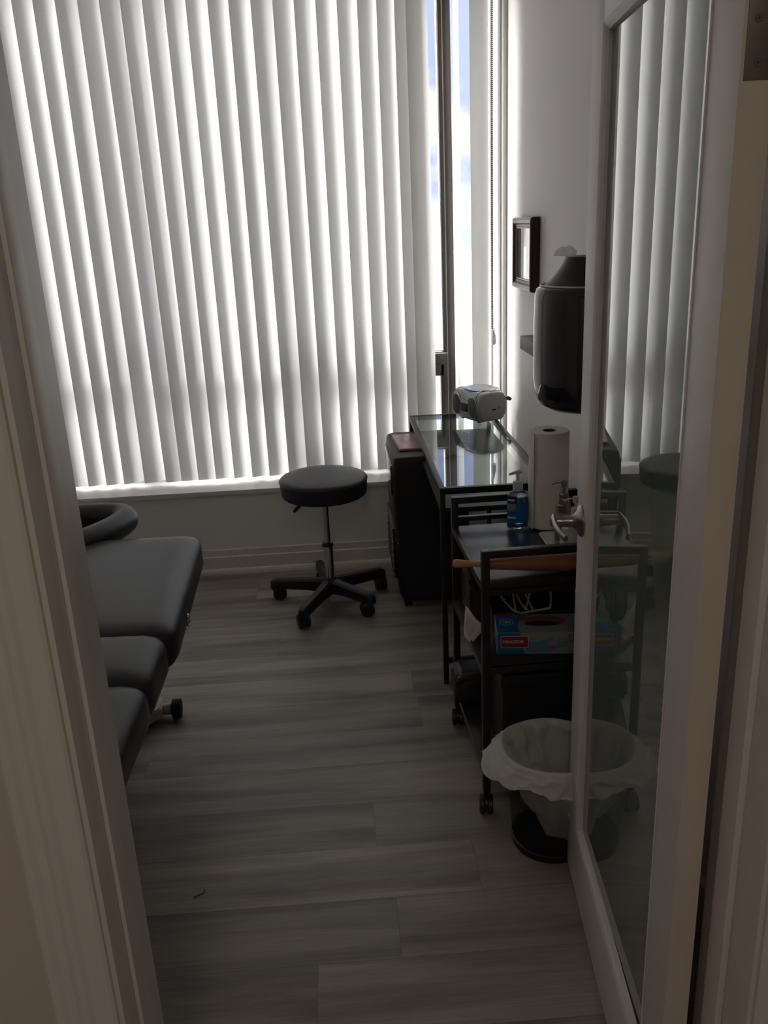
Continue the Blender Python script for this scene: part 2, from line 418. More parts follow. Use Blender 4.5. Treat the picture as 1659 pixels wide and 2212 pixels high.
# ------------------------------------------------------------------ door_1 (glazed, standing open)
A0 = Vector((.5015, 1.743, 0)); DW, DT, DZ0, DZ1 = .798, .035, .010, 2.03
u2 = Vector((-.094, -.9956, 0)).normalized()   # latch edge -> hinge edge
n2 = Vector((-u2.y, u2.x, 0))                   # away from the viewer's side (to the right)
DM = Matrix(((u2.x, n2.x, 0, A0.x), (u2.y, n2.y, 0, A0.y), (0, 0, 1, 0), (0, 0, 0, 1)))
if n2.x < 0: n2 = -n2; DM = Matrix(((u2.x, n2.x, 0, A0.x), (u2.y, n2.y, 0, A0.y), (0, 0, 1, 0), (0, 0, 0, 1)))
door = sempty('door_1', A0, 'white door with a tall green glass panel, standing open', 'door')
GSK = .55; SW = .103; GB, GT = .178, 1.862
d = MB()
d.box(0, SW, 0, DT, DZ0, DZ1, .0015, mx=DM); d.box(DW-SW, DW-.0006, 0, DT, DZ0, DZ1, .0015, mx=DM)
d.box(SW-.001, DW-SW+.001, 0, DT, DZ0, GB, .0008, mx=DM); d.box(SW-.001, DW-SW+.001, 0, DT, GT, DZ1, .0008, mx=DM)
d.build('door_leaf', M['door'], door)
MB().box(DW-.0006, DW+.0006, .0005, DT-.0005, DZ0, DZ1, mx=DM).build('door_edge', M['dooredge'], door, smooth=False)['label'] = 'beige hinge edge of the door'
# glazing beads, both faces
def bead_ring(y0, y1, w, slope):
    mb = MB()
    a, b, c, e = SW, DW-SW, GB, GT
    t = bmesh.new()
    O = [(a, c), (b, c), (b, e), (a, e)]; I = [(a+w, c+w), (b-w, c+w), (b-w, e-w), (a+w, e-w)]
    I1 = [(a+w*.55, c+w*.55), (b-w*.55, c+w*.55), (b-w*.55, e-w*.55), (a+w*.55, e-w*.55)]
    ro = [t.verts.new((x, y0, z)) for x, z in O]; rm = [t.verts.new((x, y0+slope*.35, z)) for x, z in I1]
    ri = [t.verts.new((x, y0+slope, z)) for x, z in I]; rb = [t.verts.new((x, y1, z)) for x, z in I]; rc = [t.verts.new((x, y1, z)) for x, z in O]
    for R, S in ((ro, rm), (rm, ri), (ri, rb), (rb, rc), (rc, ro)):
        for k in range(4): t.faces.new((R[k], R[(k+1) % 4], S[(k+1) % 4], S[k]))
    mb._merge(t, DM); return mb
bead_ring(-.002, .0145, .014, .008).build('glazing_bead', M['door'], door, smooth=False)
bead_ring(DT+.002, .0205, .014, -.008).build('glazing_bead', M['door'], door, smooth=False)
MB().box(SW-.004, DW-SW+.004, .0146, .0204, GB-.004, GT+.004, mx=DM @ Matrix.Translation((DW/2, .0175, 0)) @ Matrix.Rotation(rad(GSK), 4, 'Z') @ Matrix.Translation((-DW/2, -.0175, 0))).build('glass_panel', M['doorglass'], door, smooth=False)['label'] = 'tall green glass panel'
def DP(a, b, z): return DM @ Vector((a, b, z))
# lever handle
hz = .932; ha = .047
h = MB(); rot = DM.to_3x3().to_4x4()
ax = -n2
def along(c0, prof, mb, n=36):
    q = Vector((0, 0, 1)).rotation_difference(ax).to_matrix().to_4x4(); mb.lathe(prof, c0, n, mx=q)
hd = MB(); along(DP(ha, 0, hz), [(0, 0), (.034, 0), (.034, .003), (.031, .007), (.022, .010), (.0145, .016), (.0125, .022), (.0125, .038), (.0115, .038), (.0115, .062), (.0095, .066), (0, .067)], hd)
handle = hd.build('door_handle', M['nickel'], door); handle['label'] = 'satin nickel lever handle'
lv = MB(); pts = []
for k in range(15):
    s = k/14
    pts.append(DP(ha-.008+.108*s, -.058-.010*math.sin(s*PI*.8)+.014*s, hz+.004-.006*s*s))
lv.tube(pts, [.0115-.004*(k/14) for k in range(15)], 14, sx=.55)
lv.build('lever', M['nickel'], handle)
# upper hinge leaf on the door edge with its screws
hg = MB().box(DW+.0002, DW+.0022, .0035, DT+.004, 1.672, 1.78, .0006, mx=DM).build('hinge', M['hinge'], door)
hg['label'] = 'dull steel hinge leaf'
kn = MB(); kn.cyl(DP(DW+.003, DT+.007, 1.672), DP(DW+.003, DT+.007, 1.78), .0055, n=16); kn.build('hinge_knuckle', M['hinge'], hg)
for a, z in ((.0215, 1.757), (.0140, 1.728), (.0165, 1.688)):
    c0 = DP(DW+.0022, a, z); sc = MB(); q = Vector((0, 0, 1)).rotation_difference(u2).to_matrix().to_4x4()
    sc.lathe([(0, .0004), (.0036, .0006), (.0042, 0)], c0, 20, mx=q); so = sc.build('screw', M['hinge'], hg)
    x = MB(); x.box(-.0022, .0022, -.0005, .0005, .0004, .0009, mx=Matrix.Translation(c0) @ q); x.box(-.0005, .0005, -.0022, .0022, .0004, .0009, mx=Matrix.Translation(c0) @ q)
    x.build('screw_slot', M['screw'], hg, smooth=False)
for z in (.20,):
    MB().box(DW+.0002, DW+.0022, .006, DT+.004, z-.05, z+.05, .0006, mx=DM).build('hinge', M['hinge'], door)

# ------------------------------------------------------------------ window_1
win = sempty('window_1', (-.4, 3.98, SZ1), 'wide window with dark bronze frame behind the blinds', 'window')
b = MB(); b.box(WX0-.02, WX1-.001, WY-.012, WT-.02, SZ0, SZ1, .003)
b.build('window_sill', M['sill'], win)
b = MB(); b.box(WX1-.004, WX1+.002, WY-.002, 4.075, SZ1, 2.66, .0015); b.box(WX1-.010, WX1-.003, WY+.035, WY+.047, SZ1, 2.66, .001)
b.build('window_jamb', M['sill'], win)
FYa, FYb = 4.085, 4.15
MX0, MX1 = .503, .558
b = MB()
b.box(WX0, WX1+.008, FYa, FYb, SZ1, SZ1+.045, .002); b.box(WX0, WX1+.008, FYa, FYb, 2.57, 2.66, .002)
b.box(WX0, WX0+.05, FYa, FYb, SZ1, 2.66, .002)
b.box(MX0+.022, MX1, FYa-.012, FYb, SZ1, 2.66, .002)                    # mullion face
for mxp in (-.30, -1.05): b.box(mxp-.027, mxp+.027, FYa, FYb, SZ1, 2.66, .002)
b.box(WX0, MX0+.024, FYa, FYb, .896, .951, .002)                         # transom rail
b.box(WX1-.003, WX1+.01, FYa+.01, FYb, SZ1, 2.66, .002)
b.build('window_frame', M['bronze'], win)
b = MB(); b.box(MX0+.0185, MX0+.0225, FYa-.004, FYb, SZ1, 2.66); b.box(MX0-.001, MX0+.002, FYa+.012, FYb, .968, 2.57); b.box(-.27, MX0+.002, FYa+.012, FYb, .961, .965)
b.box(-.27, MX0+.02, FYa-.003, FYa+.01, .9495, .9535)
b.build('glazing_bead', M['bead'], win, smooth=False)['label'] = 'pale glazing bead'
b = MB(); b.box(MX0-.015, MX0+.018, FYa-.004, FYb-.01, SZ1+.045, .897, .002); b.box(-.27, MX0, FYa-.004, FYb-.01, .845, .897, .002); b.box(-.27, MX0, FYa-.004, FYb-.01, SZ1+.045, SZ1+.09, .002)
b.box(-.273, -.225, FYa-.004, FYb-.01, SZ1+.045, .897, .002)
b.box(MX0+.002, MX0+.0185, FYa+.002, FYb-.01, .951, 2.57, .001)
b.build('window_sash', M['bronze'], win)['label'] = 'dark lower sash'
for x0, x1, z0, z1 in ((MX1-.01, WX1, SZ1+.02, 2.62), (-.29, MX0+.01, .93, 2.62), (-.29, MX0, SZ1+.03, .92), (-1.05, -.31, .93, 2.62), (-1.05, -.31, SZ1+.03, .92), (WX0+.02, -1.06, .93, 2.62), (WX0+.02, -1.06, SZ1+.03, .92)):
    MB().box(x0, x1, 4.128, 4.132, z0, z1).build('window_pane', M['pane'], win, smooth=False)
# outside: pale pavement below, far off
struct(MB().box(-30, 30, 4.4, 60, -.5, -.4).build('ground', M['ground'], smooth=False), 'pale pavement outside the window', 'ground')

# ------------------------------------------------------------------ vertical blinds
vb = thing('vertical_blind', 'wide white vertical blind hanging across the whole window', 'blind', (-.4, 3.985, SZ1))
VY = 3.972; VW = .1052; VZ0, VZ1 = .4290, 2.55; KX = 1.0245
MB().box(WX0+.01, WX1-.004, VY-.022, VY+.022, 2.56, 2.61, .004).build('head_rail', M['whitepl'], vb)
def vane(xl, tilt, name='vane', sag=.0095, lean=0., w=VW, dz=0., yo=0.):
    ct, st = math.cos(rad(tilt)), math.sin(rad(tilt))
    def f(u, v):
        a = w*u; bl = sag*4*u*(1-u)      # crown towards the room
        x = a*ct+bl*st; y = a*st-bl*ct
        z = VZ0+dz+(VZ1-VZ0-dz)*v
        return Vector((xl+x+lean*(1-v), VY-.016+yo+y, z))
    mb = MB(); mb.grid(f, 12, 4); o = mb.build(name, M['vane'], vb, ang=80); return o
xs = [-1.521, -1.437, -1.353, -1.269, -1.183, -1.100, -1.015, -.931, -.847, -.767, -.681, -.596, -.513, -.429, -.347, -.260, -.174, -.091, -.007, .078, .160, .236]
tl = {5: 32, 7: 27, 8: 14, 9: 16, 10: 14, 11: 22, 20: 24, 21: 22}
for i, x in enumerate([q*KX for q in xs]):
    lean = {7: .006, 8: .022, 9: .012, 10: .004}.get(i, random.uniform(-.003, .003))
    vane(x+.0015*random.uniform(-1, 1), tl.get(i, 30+random.uniform(-1.5, 1.5)), lean=lean, dz=random.uniform(0, .003))
vane(.3135, 6, w=.090); vane(.359, 4, w=.089, yo=-.010)
vane(.551, 68, sag=.008); vane(.621, 22, w=.090)
ch = MB()
for k, (cx, cy) in enumerate(((.708, 3.932), (.714, 3.936))):
    ch.tube([(cx+.001*math.sin(z*3), cy, z) for z in [1.074+.1*q for q in range(15)]], .0011, 6)
for side, cx in ((0, .708), (1, .714)):
    zz = 1.074
    while zz < 2.48:
        ch.lathe([(0, -.0028), (.0021, -.0016), (.0030, 0), (.0021, .0016), (0, .0028)], (cx+.001*math.sin(zz*3), 3.932+.004*side, zz), 6); zz += .0075
chain = ch.build('bead_chain', M['hinge'], vb, ang=60)
wt = MB(); wt.lathe([(0, 0), (.006, .003), (.0085, .012), (.0085, .040), (.006, .048), (.003, .060), (.0035, .068), (0, .070)], (.717, 3.928, .999), 16, sy=.7)
wt.build('chain_weight', M['frost'], vb)
MB().box(.715, .719, 3.926, 3.930, 1.053, 1.077, .001).build('chain_clip', M['nickel'], chain)

# ------------------------------------------------------------------ rolling stool
SX, SY = -.090, 3.42
st = thing('rolling_stool', 'black round swivel stool on castors in front of the window', 'stool', (SX, SY, 0))
s = MB(); s.lathe([(0, .487), (.150, .487), (.166, .489), (.176, .497), (.1795, .512), (.1812, .552), (.1817, .558), (.179, .565), (.166, .5715), (.12, .5765), (.06, .578), (0, .5785)], (SX, SY, 0), 64)
seat = s.build('seat', M['vinyl'], st, ang=50)
MB().tube([(SX+.1824*math.cos(a*PI/36), SY+.1824*math.sin(a*PI/36), .5575) for a in range(72)], .0018, 6, closed=True).build('piping', M['vinyl'], seat)
MB().lathe([(0, .474), (.06, .474), (.065, .4875), (0, .488)], (SX, SY, 0), 24).build('seat_plate', M['plastic'], st)
MB().lathe([(0, .25), (.0125, .25), (.0125, .476), (0, .476)], (SX, SY, 0), 24).build('gas_column', M['chrome'], st)['label'] = 'slim chrome lift column'
MB().lathe([(.0, .115), (.0195, .115), (.0205, .262), (.0, .262)], (SX, SY, 0), 28).build('column_sleeve', M['chrome'], st)
MB().lathe([(.012, .262), (.024, .262), (.0245, .270), (.021, .277), (.0125, .279)], (SX, SY, 0), 28).build('sleeve_ring', M['plastic'], st)
lv = MB(); lv.tube([(SX-.02, SY-.02, .474), (SX-.075, SY-.055, .476), (SX-.098, SY-.068, .470), (SX-.118, SY-.080, .456), (SX-.128, SY-.086, .448)], [.004, .004, .006, .0075, .005], 10)
lv.build('lift_lever', M['plastic'], st)
hb = MB(); hb.lathe([(0, .060), (.030, .060), (.040, .072), (.041, .098), (.032, .112), (.022, .120), (0, .120)], (SX, SY, 0), 32)
hb.build('hub', M['plastic'], st)
def castor(parent, cx, cy, yaw, r=.026, w=.020, top=.075, off=.014, m=None, double=True):
    """twin wheel castor under (cx,cy); yaw = rolling direction"""
    m = m or M['plastic']
    dx, dy = math.cos(yaw), math.sin(yaw); ax_ = Vector((-dy, dx, 0))
    c = Vector((cx-dx*off, cy-dy*off, r))
    mb = MB(); mb.cyl((cx, cy, r+.008), (cx, cy, top), .006, n=12)
    # hood
    q = Vector((0, 0, 1)).rotation_difference(ax_).to_matrix().to_4x4()
    mb.lathe([(0, -.004), (r*.92, -.004), (r*.92, .004), (0, .004)], c+Vector((0, 0, .004)), 20, mx=q)
    cs = mb.build('castor', m, parent)
    for sgn in (-1, 1):
        wh = MB(); wh.lathe([(0, -w/2), (r*.8, -w/2), (r, -w/2+.003), (r, w/2-.003), (r*.8, w/2), (r*.55, w/2-.002), (0, w/2-.002)], c+ax_*sgn*(w/2+.0035), 24, mx=q)
        wh.build('wheel', m, cs)
    return cs
arms = [(-.246, .072), (-.112, -.252), (.168, -.160), (.226, .120), (-.050, .262)]
cpos = [(-.246, .058), (-.100, -.246), (.152, -.188), (.232, .112), (-.058, .258)]
for (ax1, ay1), (cx1, cy1) in zip(arms, cpos):
    a = math.atan2(ay1, ax1); L = math.hypot(ax1, ay1)
    mxr = Matrix.Translation((SX, SY, 0)) @ Matrix.Rotation(a, 4, 'Z')
    t = bmesh.new()
    secs = [(.020, .025, .054, .112), (.10, .0225, .060, .106), (.19, .0205, .058, .100), (L-.014, .0195, .054, .097), (L+.006, .0185, .050, .093), (L+.014, .014, .054, .087)]
    rings = [[t.verts.new(p) for p in ((x, -w_, z0), (x, w_, z0), (x, w_*.95, z1-.008), (x, w_*.6, z1), (x, -w_*.6, z1), (x, -w_*.95, z1-.008))] for x, w_, z0, z1 in secs]
    for R, S_ in zip(rings, rings[1:]):
        for k in range(6): t.faces.new((R[k], R[(k+1) % 6], S_[(k+1) % 6], S_[k]))
    t.faces.new(rings[0][::-1]); t.faces.new(rings[-1])
    mb = MB(); mb._merge(t, mxr); leg = mb.build('leg', M['plastic'], st)
    castor(leg, SX+ax1*.97, SY+ay1*.97, a+random.uniform(.3, 1.4), r=.0295, w=.021, top=.073, off=.013)

# ------------------------------------------------------------------ treatment table (left)
tb = thing('treatment_table', 'black padded treatment table in three sections beside the doorway', 'massage table', (-.80, 2.2, 0))
def pad(x0, x1, y0, y1, z0, z1, r, taper=0., dome=.006, name='cushion', m='vinyl2', tilt=0., shear=0.):
    """padded block, rounded edges"""
    nx, ny = 24, 24
    cx, cy = (x0+x1)/2, (y0+y1)/2; hx, hy, hz_ = (x1-x0)/2, (y1-y0)/2, (z1-z0)/2; cz = (z0+z1)/2
    t = bmesh.new(); bmesh.ops.create_cube(t, size=2)
    bmesh.ops.subdivide_edges(t, edges=t.edges[:], cuts=11, use_grid_fill=True)
    for v in t.verts:
        p = v.co.copy(); s3 = Vector((hx, hy, hz_))
        # denser towards the borders
        q = Vector([math.copysign(1-(1-abs(c))**1.6, c) for c in p])
        P = Vector((q.x*s3.x, q.y*s3.y, q.z*s3.z))
        inner = Vector((max(-hx+r, min(hx-r, P.x)), max(-hy+r, min(hy-r, P.y)), max(-hz_+r*.75, min(hz_-r*.75, P.z))))
        dlt = P-inner
        if dlt.length > 1e-6:
            e = Vector((dlt.x/r, dlt.y/r, dlt.z/(r*.75)))
            mlen = max(abs(e.x), abs(e.y), abs(e.z))
            dlt2 = e.normalized()*mlen
            P = inner+Vector((dlt2.x*r, dlt2.y*r, dlt2.z*r*.75))
        if p.z > 0: P.z += dome*(1-(P.x/hx)**2)*(1-(P.y/hy)**2)
        P.x *= 1+taper*(P.y/hy)
        P.z += tilt*P.y; P.x += shear*P.y
        v.co = P+Vector((cx, cy, cz))
    mb = MB(); mb._merge(t); return mb.build(name, M[m], tb, ang=80)
TXL = -1.13
pad(TXL, -.472, 1.985, 2.735, .470, .600, .055, dome=.012, name='back_cushion', shear=-.040)
pad(TXL+.01, -.472, 1.735, 2.005, .470, .598, .055, dome=.016, name='seat_cushion')
pad(TXL+.02, -.473, 1.340, 1.765, .470, .592, .055, taper=.01, dome=.016, name='leg_cushion')
pts = [(-.900, 2.64), (-.855, 2.70), (-.815, 2.765), (-.783, 2.84), (-.778, 2.895), (-.805, 2.945), (-.860, 2.962), (-.93, 2.965), (-1.00, 2.96), (-1.06, 2.93), (-1.09, 2.87), (-1.08, 2.79), (-1.04, 2.70)]
def smooth_path(P, n=6):
    out = []
    for i in range(len(P)-1):
        p0 = P[max(i-1, 0)]; p1 = P[i]; p2 = P[i+1]; p3 = P[min(i+2, len(P)-1)]
        for k in range(n):
            t = k/n
            out.append(tuple(.5*((2*b)+(-a+c)*t+(2*a-5*b+4*c-d_)*t*t+(-a+3*b-3*c+d_)*t**3) for a, b, c, d_ in zip(p0, p1, p2, p3)))
    out.append(tuple(P[-1])); return out
MB().tube([(x, y, .603) for x, y in smooth_path(pts)], [.044 if 4 < i < 68 else .040 for i in range(73)], 18, sx=1.).build('face_cradle', M['vinyl2'], tb, ang=70)['label'] = 'horseshoe shaped padded face rest'
mb = MB(); mb.box(-.93, -.91, 2.60, 2.96, .535, .55, .003); mb.box(-.99, -.82, 2.95, 2.975, .535, .55, .003)
mb.build('cradle_bracket', M['black'], tb)
mb = MB(); mb.box(-1.08, -.52, 1.40, 2.68, .440, .476, .004); mb.build('under_frame', M['black'], tb)
mb = MB(); mb.box(-1.04, -.72, 2.02, 2.30, .05, .442, .01); mb.build('lift_column', M['black'], tb)
mb = MB(); mb.prism([(-1.08, 1.75), (-.78, 1.75), (-.74, 2.45), (-.655, 2.53), (-.655, 2.605), (-.74, 2.615), (-1.10, 2.50)], .018, .058, bev=.006)
mb.build('base_frame', M['cream'], tb)['label'] = 'cream painted steel base'
q = Matrix.Rotation(PI/2, 4, 'Y')
mb = MB(); mb.cyl((-.67, 2.568, .032), (-.628, 2.568, .032), .020, n=20); mb.build('axle', M['cream'], tb)
mb = MB(); mb.lathe([(0, 0), (.026, 0), (.031, .004), (.031, .030), (.027, .035), (0, .035)], (-.628, 2.568, .0315), 60, mx=q, fn=lambda r, z, a, i: (r*(1+(.025 if int(a/(2*PI)*60) % 2 else 0) if r > .03 else r), z))
mb.build('adjusting_foot', M['rubber'], tb)['label'] = 'ribbed black foot wheel'
mb = MB(); mb.tube([(-.4555, 2.185+.014*math.cos(a*PI/10), .532+.017*math.sin(a*PI/10)) for a in range(20)], .003, 8, closed=True, up=(1, 0, 0)); mb.build('grommet', M['chrome'], tb)['label'] = 'small chrome ring on the cushion side'

# ------------------------------------------------------------------ portable air unit
ac = thing('portable_air_conditioner', 'tall black appliance on castors between the stool and the glass desk', 'air conditioner', (.34, 3.5, 0))
def loft(rings, mb, cap=True):
    t = bmesh.new(); R = [[t.verts.new(p) for p in r] for r in rings]; n = len(R[0])
    for a, b_ in zip(R, R[1:]):
        for k in range(n): t.faces.new((a[k], a[(k+1) % n], b_[(k+1) % n], b_[k]))
    if cap: t.faces.new(R[0][::-1]); t.faces.new(R[-1])
    mb._merge(t); return mb
def rrect(x0, x1, y0, y1, r, z, bulge=0., n=6):
    P = []
    for cx, cy, a0 in ((x1-r, y1-r, 0), (x0+r, y1-r, 90), (x0+r, y0+r, 180), (x1-r, y0+r, 270)):
        for k in range(n+1):
            a = rad(a0+90*k/n); P.append((cx+r*math.cos(a), cy+r*math.sin(a)))
    cy = (y0+y1)/2; hy = (y1-y0)/2; xm = (x0+x1)/2
    return [(x-(bulge*(1-((y-cy)/hy)**2) if x < xm else 0), y, z) for x, y in P]
mb = MB(); secs = [(.045, .215), (.07, .205), (.16, .200), (.40, .195), (.60, .193), (.648, .196), (.660, .202), (.664, .212)]
loft([rrect(x, .50, 3.285+(x-.193)*.4, 3.735-(x-.193)*.4, .022, z, bulge=.012) for z, x in secs], mb)
body = mb.build('body', M['acplastic'], ac, ang=40)
mb = MB(); mb.box(.183, .197, 3.315, 3.70, .50, .625, .005); mb.build('control_panel', M['gloss'], ac)
for k in range(8):
    mb = MB(); mb.box(.182, .196, 3.33, 3.69, .13+.03*k, .142+.03*k, .003); mb.build('grille_slat', M['plastic'], ac)
for yy in (3.335, 3.685):
    for xx in (.238, .455): castor(ac, xx, yy, rad(90), r=.021, w=.013, top=.046, off=.006)
mb = MB(); mb.box(.2005, .203, 3.283, 3.286, .30, .306, .0005); mb.build('rivet', M['chrome'], ac)

pk = thing('packet', 'pink foil packet lying on top of the tall black appliance', 'packet', (.27, 3.53, .665))
mxp = Matrix.Translation((.290, 3.520, .665)) @ Matrix.Rotation(rad(3), 4, 'Z')
def pkt(u, v):
    x = (u-.5)*.135; y = (v-.5)*.26
    return mxp @ Vector((x, y, .0065+.003*math.sin(u*PI)*math.sin(v*PI)+.0016*math.sin(7*u+5*v)*math.sin(9*v)))
MB().grid(pkt, 20, 24).build('wrapper', M['pink'], pk, ang=60, solid=.004)
MB().box(-.072, .064, -.134, .126, .0005, .004, .001, mx=mxp).build('backing', M['pinkdark'], pk)

# ------------------------------------------------------------------ glass topped desk
DX0, DX1, DY0, DY1, DTZ = .306, .675, 2.660, 3.795, .722
dk = thing('glass_desk', 'black metal desk with a clear glass top along the right wall', 'desk', (.49, 3.2, 0))
mb = MB(); fw = .018
mb.box(DX0, DX1, DY0, DY0+fw, DTZ-.022, DTZ, .001); mb.box(DX0, DX1, DY1-fw, DY1, DTZ-.022, DTZ, .001)
mb.box(DX0, DX0+fw, DY0+fw, DY1-fw, DTZ-.022, DTZ, .001); mb.box(DX1-fw, DX1, DY0+fw, DY1-fw, DTZ-.022, DTZ, .001)
mb.build('frame', M['black'], dk)
MB().box(DX0+fw, DX1-fw, DY0+fw, DY1-fw, DTZ-.007, DTZ-.001).build('glass_top', M['deskglass'], dk, smooth=False)['label'] = 'clear glass top'
for x in (DX0, DX1-fw):
    for y in (DY0, DY1-fw):
        MB().box(x, x+fw, y, y+fw, 0.0, DTZ-.022, .001).build('leg', M['black'], dk)
mb = MB(); mb.box(DX0+.004, DX1-.004, DY0+fw, DY1-fw, .630, .648, .001); mb.build('under_shelf', M['blackboard'], dk)
for yy in (DY0, DY1-fw): MB().box(DX0+fw, DX1-fw, yy, yy+fw, .08, .098, .001).build('cross_bar', M['black'], dk)

# ------------------------------------------------------------------ boombox
bx = thing('boombox', 'silver portable stereo with disc lid standing on the glass desk', 'stereo', (.612, 3.66, DTZ))
BM = Matrix.Translation((.600, 3.645, DTZ+.001)) @ Matrix.Rotation(rad(24), 4, 'Z') @ Matrix.Diagonal((.80, .90, 1.06, 1))
# local: front faces -x, length along y, z up
def bsec(y, s, zt=.128, x0=-.098, x1=.098):
    pts = [(x0+.030, .006), (x0+.006, .040), (x0+.002, .075), (x0+.016, .112), (x0+.040, zt-.002), (0, zt), (x1-.040, zt-.003), (x1-.012, .108), (x1-.002, .072), (x1-.008, .034), (x1-.035, .006)]
    P = smooth_path([(a, b) for a, b in pts], 4)
    cz = .066
    return [BM @ Vector((x*s, y, cz+(z-cz)*s)) for x, z in P]
mb = MB(); loft([bsec(y, s) for y, s in ((-.118, .80), (-.116, .90), (-.108, .955), (-.09, .985), (-.04, 1.), (.04, 1.), (.09, .985), (.108, .955), (.116, .90), (.118, .80))], mb)
body = mb.build('body', M['silver'], bx, ang=50)
mb = MB(); mb.lathe([(0, .1285), (.030, .1290), (.052, .1295), (.060, .1325), (.066, .1325), (.070, .1290), (.078, .1275)], (0, 0, 0), 40, mx=BM @ Matrix.Translation((.012, -.002, .0)), sx=1.05, sy=1.15)
lid = mb.build('disc_lid', M['silver2'], bx, ang=60)
mb = MB(); mb.tube([BM @ Vector((.012+.085*math.cos(a*PI/20)*(1.0), -.002+.098*math.sin(a*PI/20), .1268-.0016*abs(math.cos(a*PI/20)))) for a in range(40)], .0011, 6, closed=True); mb.build('lid_seam', M['seam'], lid)
mb = MB(); mb.lathe([(0, .003), (.009, .002), (.010, 0)], (0, 0, 0), 20, mx=BM @ Matrix.Translation((-.028, -.080, .127)), sx=1.3); mb.build('lid_button', M['seam'], bx)
mb = MB(); mb.box(.0, .045, -.105, -.092, .1235, .1275, .0015, mx=BM); mb.build('function_switch', M['silver2'], bx)
for yy in (-.070, .070):
    mb = MB(); qq = BM @ Matrix.Translation((-.094, yy, .064)) @ Matrix.Rotation(rad(-90), 4, 'Y')
    mb.lathe([(0, .006), (.028, .0055), (.036, .003), (.038, 0), (.038, -.01)], (0, 0, 0), 36, mx=qq, sx=1.1, sy=.95); mb.build('speaker', M['darkgrey'], bx)['label'] = 'round dark speaker grille'
    mb = MB(); mb.tube([qq @ Vector((.043*math.cos(a*PI/18), .037*math.sin(a*PI/18), .002)) for a in range(36)], .0022, 6, closed=True); mb.build('speaker_ring', M['silver2'], bx)
for k in range(5):
    mb = MB(); mb.box(-.099, -.092, -.034+.015*k, -.024+.015*k, .088, .094, .001, mx=BM); mb.build('button', M['silver2'], bx)
mb = MB(); mb.box(-.101, -.093, -.03, .03, .042, .075, .002, mx=BM); mb.build('display', M['seam'], bx)
mb = MB(); mb.box(-.006, .018, -.1195, -.117, .052, .058, .0006, mx=BM); mb.build('port', M['seam'], bx)
mb = MB(); mb.lathe([(0, .001), (.003, 0)], (0, 0, 0), 12, mx=BM @ Matrix.Translation((.036, -.1185, .059)) @ Matrix.Rotation(PI/2, 4, 'X')); mb.build('jack', M['seam'], bx)
# end-cap seam around the near end
mb = MB(); P = bsec(-.088, .990); mb.tube(P, .0012, 6); mb.build('body_seam', M['seam'], bx)
# carry handle folded behind
mb = MB(); mb.tube([BM @ Vector(p) for p in smooth_path([(.096, -.112, .095), (.112, -.112, .088), (.114, -.09, .086), (.114, .09, .086), (.112, .112, .088), (.096, .112, .095)], 5)], .007, 10); mb.build('carry_handle', M['darkgrey'], bx)
for yy in (-.07, .07):
    for xx in (-.06, .05): MB().box(xx, xx+.015, yy-.008, yy+.008, -.0005, .010, .001, mx=BM).build('rubber_foot', M['rubber'], bx)

# ------------------------------------------------------------------ trolley cart
CX0, CX1, CY0, CY1 = .318, .700, 1.965, 2.430
P_ = .020
ct_ = thing('trolley_cart', 'black three tier metal trolley on castors beside the bin', 'cart', (.51, 2.2, 0))
for y in (CY0, CY1-P_):
    mb = MB(); mb.box(CX0, CX0+P_, y, y+P_, .062, .770, .0012); mb.box(CX1-P_, CX1, y, y+P_, .062, .770, .0012)
    mb.box(CX0+P_, CX1-P_, y, y+P_, .750, .770, .0012); mb.box(CX0+P_, CX1-P_, y+.002, y+P_-.002, .648, .662, .001)
    if y == CY1-P_: mb.box(CX0+P_, CX1-P_, y+.002, y+P_-.002, .694, .708, .001)
    mb.box(CX0+P_, CX1-P_, y+.002, y+P_-.002, .425, .440, .001); mb.box(CX0+P_, CX1-P_, y+.002, y+P_-.002, .122, .136, .001)
    mb.build('end_frame', M['black'], ct_)
for z in (.664, .426, .124):
    mb = MB(); mb.box(CX0+.002, CX1-.002, CY0+P_*.5, CY1-P_*.5, z, z+.014, .001)
    mb.box(CX0, CX0+.004, CY0+P_, CY1-P_, z-.006, z+.017, .0008); mb.build('shelf', M['blackboard'], ct_)
for x in (CX0+P_/2, CX1-P_/2):
    for y in (CY0+P_/2, CY1-P_/2): castor(ct_, x, y, rad(78), r=.027, w=.015, top=.064, off=.010)
ct_.rotation_euler.z = rad(2.0)
ST = .6785   # top of upper shelf

# things on the cart top ---------------------------------------------------
# hand sanitizer
sx_, sy_ = .501, 2.368
sn = thing('sanitizer_bottle', 'clear pump bottle with blue gel on the trolley top', 'bottle', (sx_, sy_, ST))
def oval(prof, a, b, mb, c, n=40, mx=None):
    mb.lathe(prof, c, n, sx=a, sy=b, mx=mx); return mb
mb = MB(); oval([(0, .001), (.026, .001), (.031, .005), (.032, .02), (.032, .088), (.029, .104), (.020, .113), (.013, .116), (.013, .122), (0, .122)], 1, .62, mb, (sx_, sy_, ST))
mb.build('bottle', M['clear'], sn, ang=50)
mb = MB(); oval([(0, .006), (.026, .006), (.0295, .010), (.0298, .088), (.026, .098), (0, .098)], 1, .62, mb, (sx_, sy_, ST))
mb.build('gel', M['gel'], sn, ang=50)['label'] = 'blue gel inside the bottle'
def lab(u, v):
    a = rad(-168+96*u*1.6); r = .0326
    return Vector((sx_+r*math.cos(a), sy_+r*.62*math.sin(a), ST+.022+.060*v))
mb = MB(); mb.grid(lab, 20, 2); lb = mb.build('front_label', M['bluelabel'], sn, ang=60)
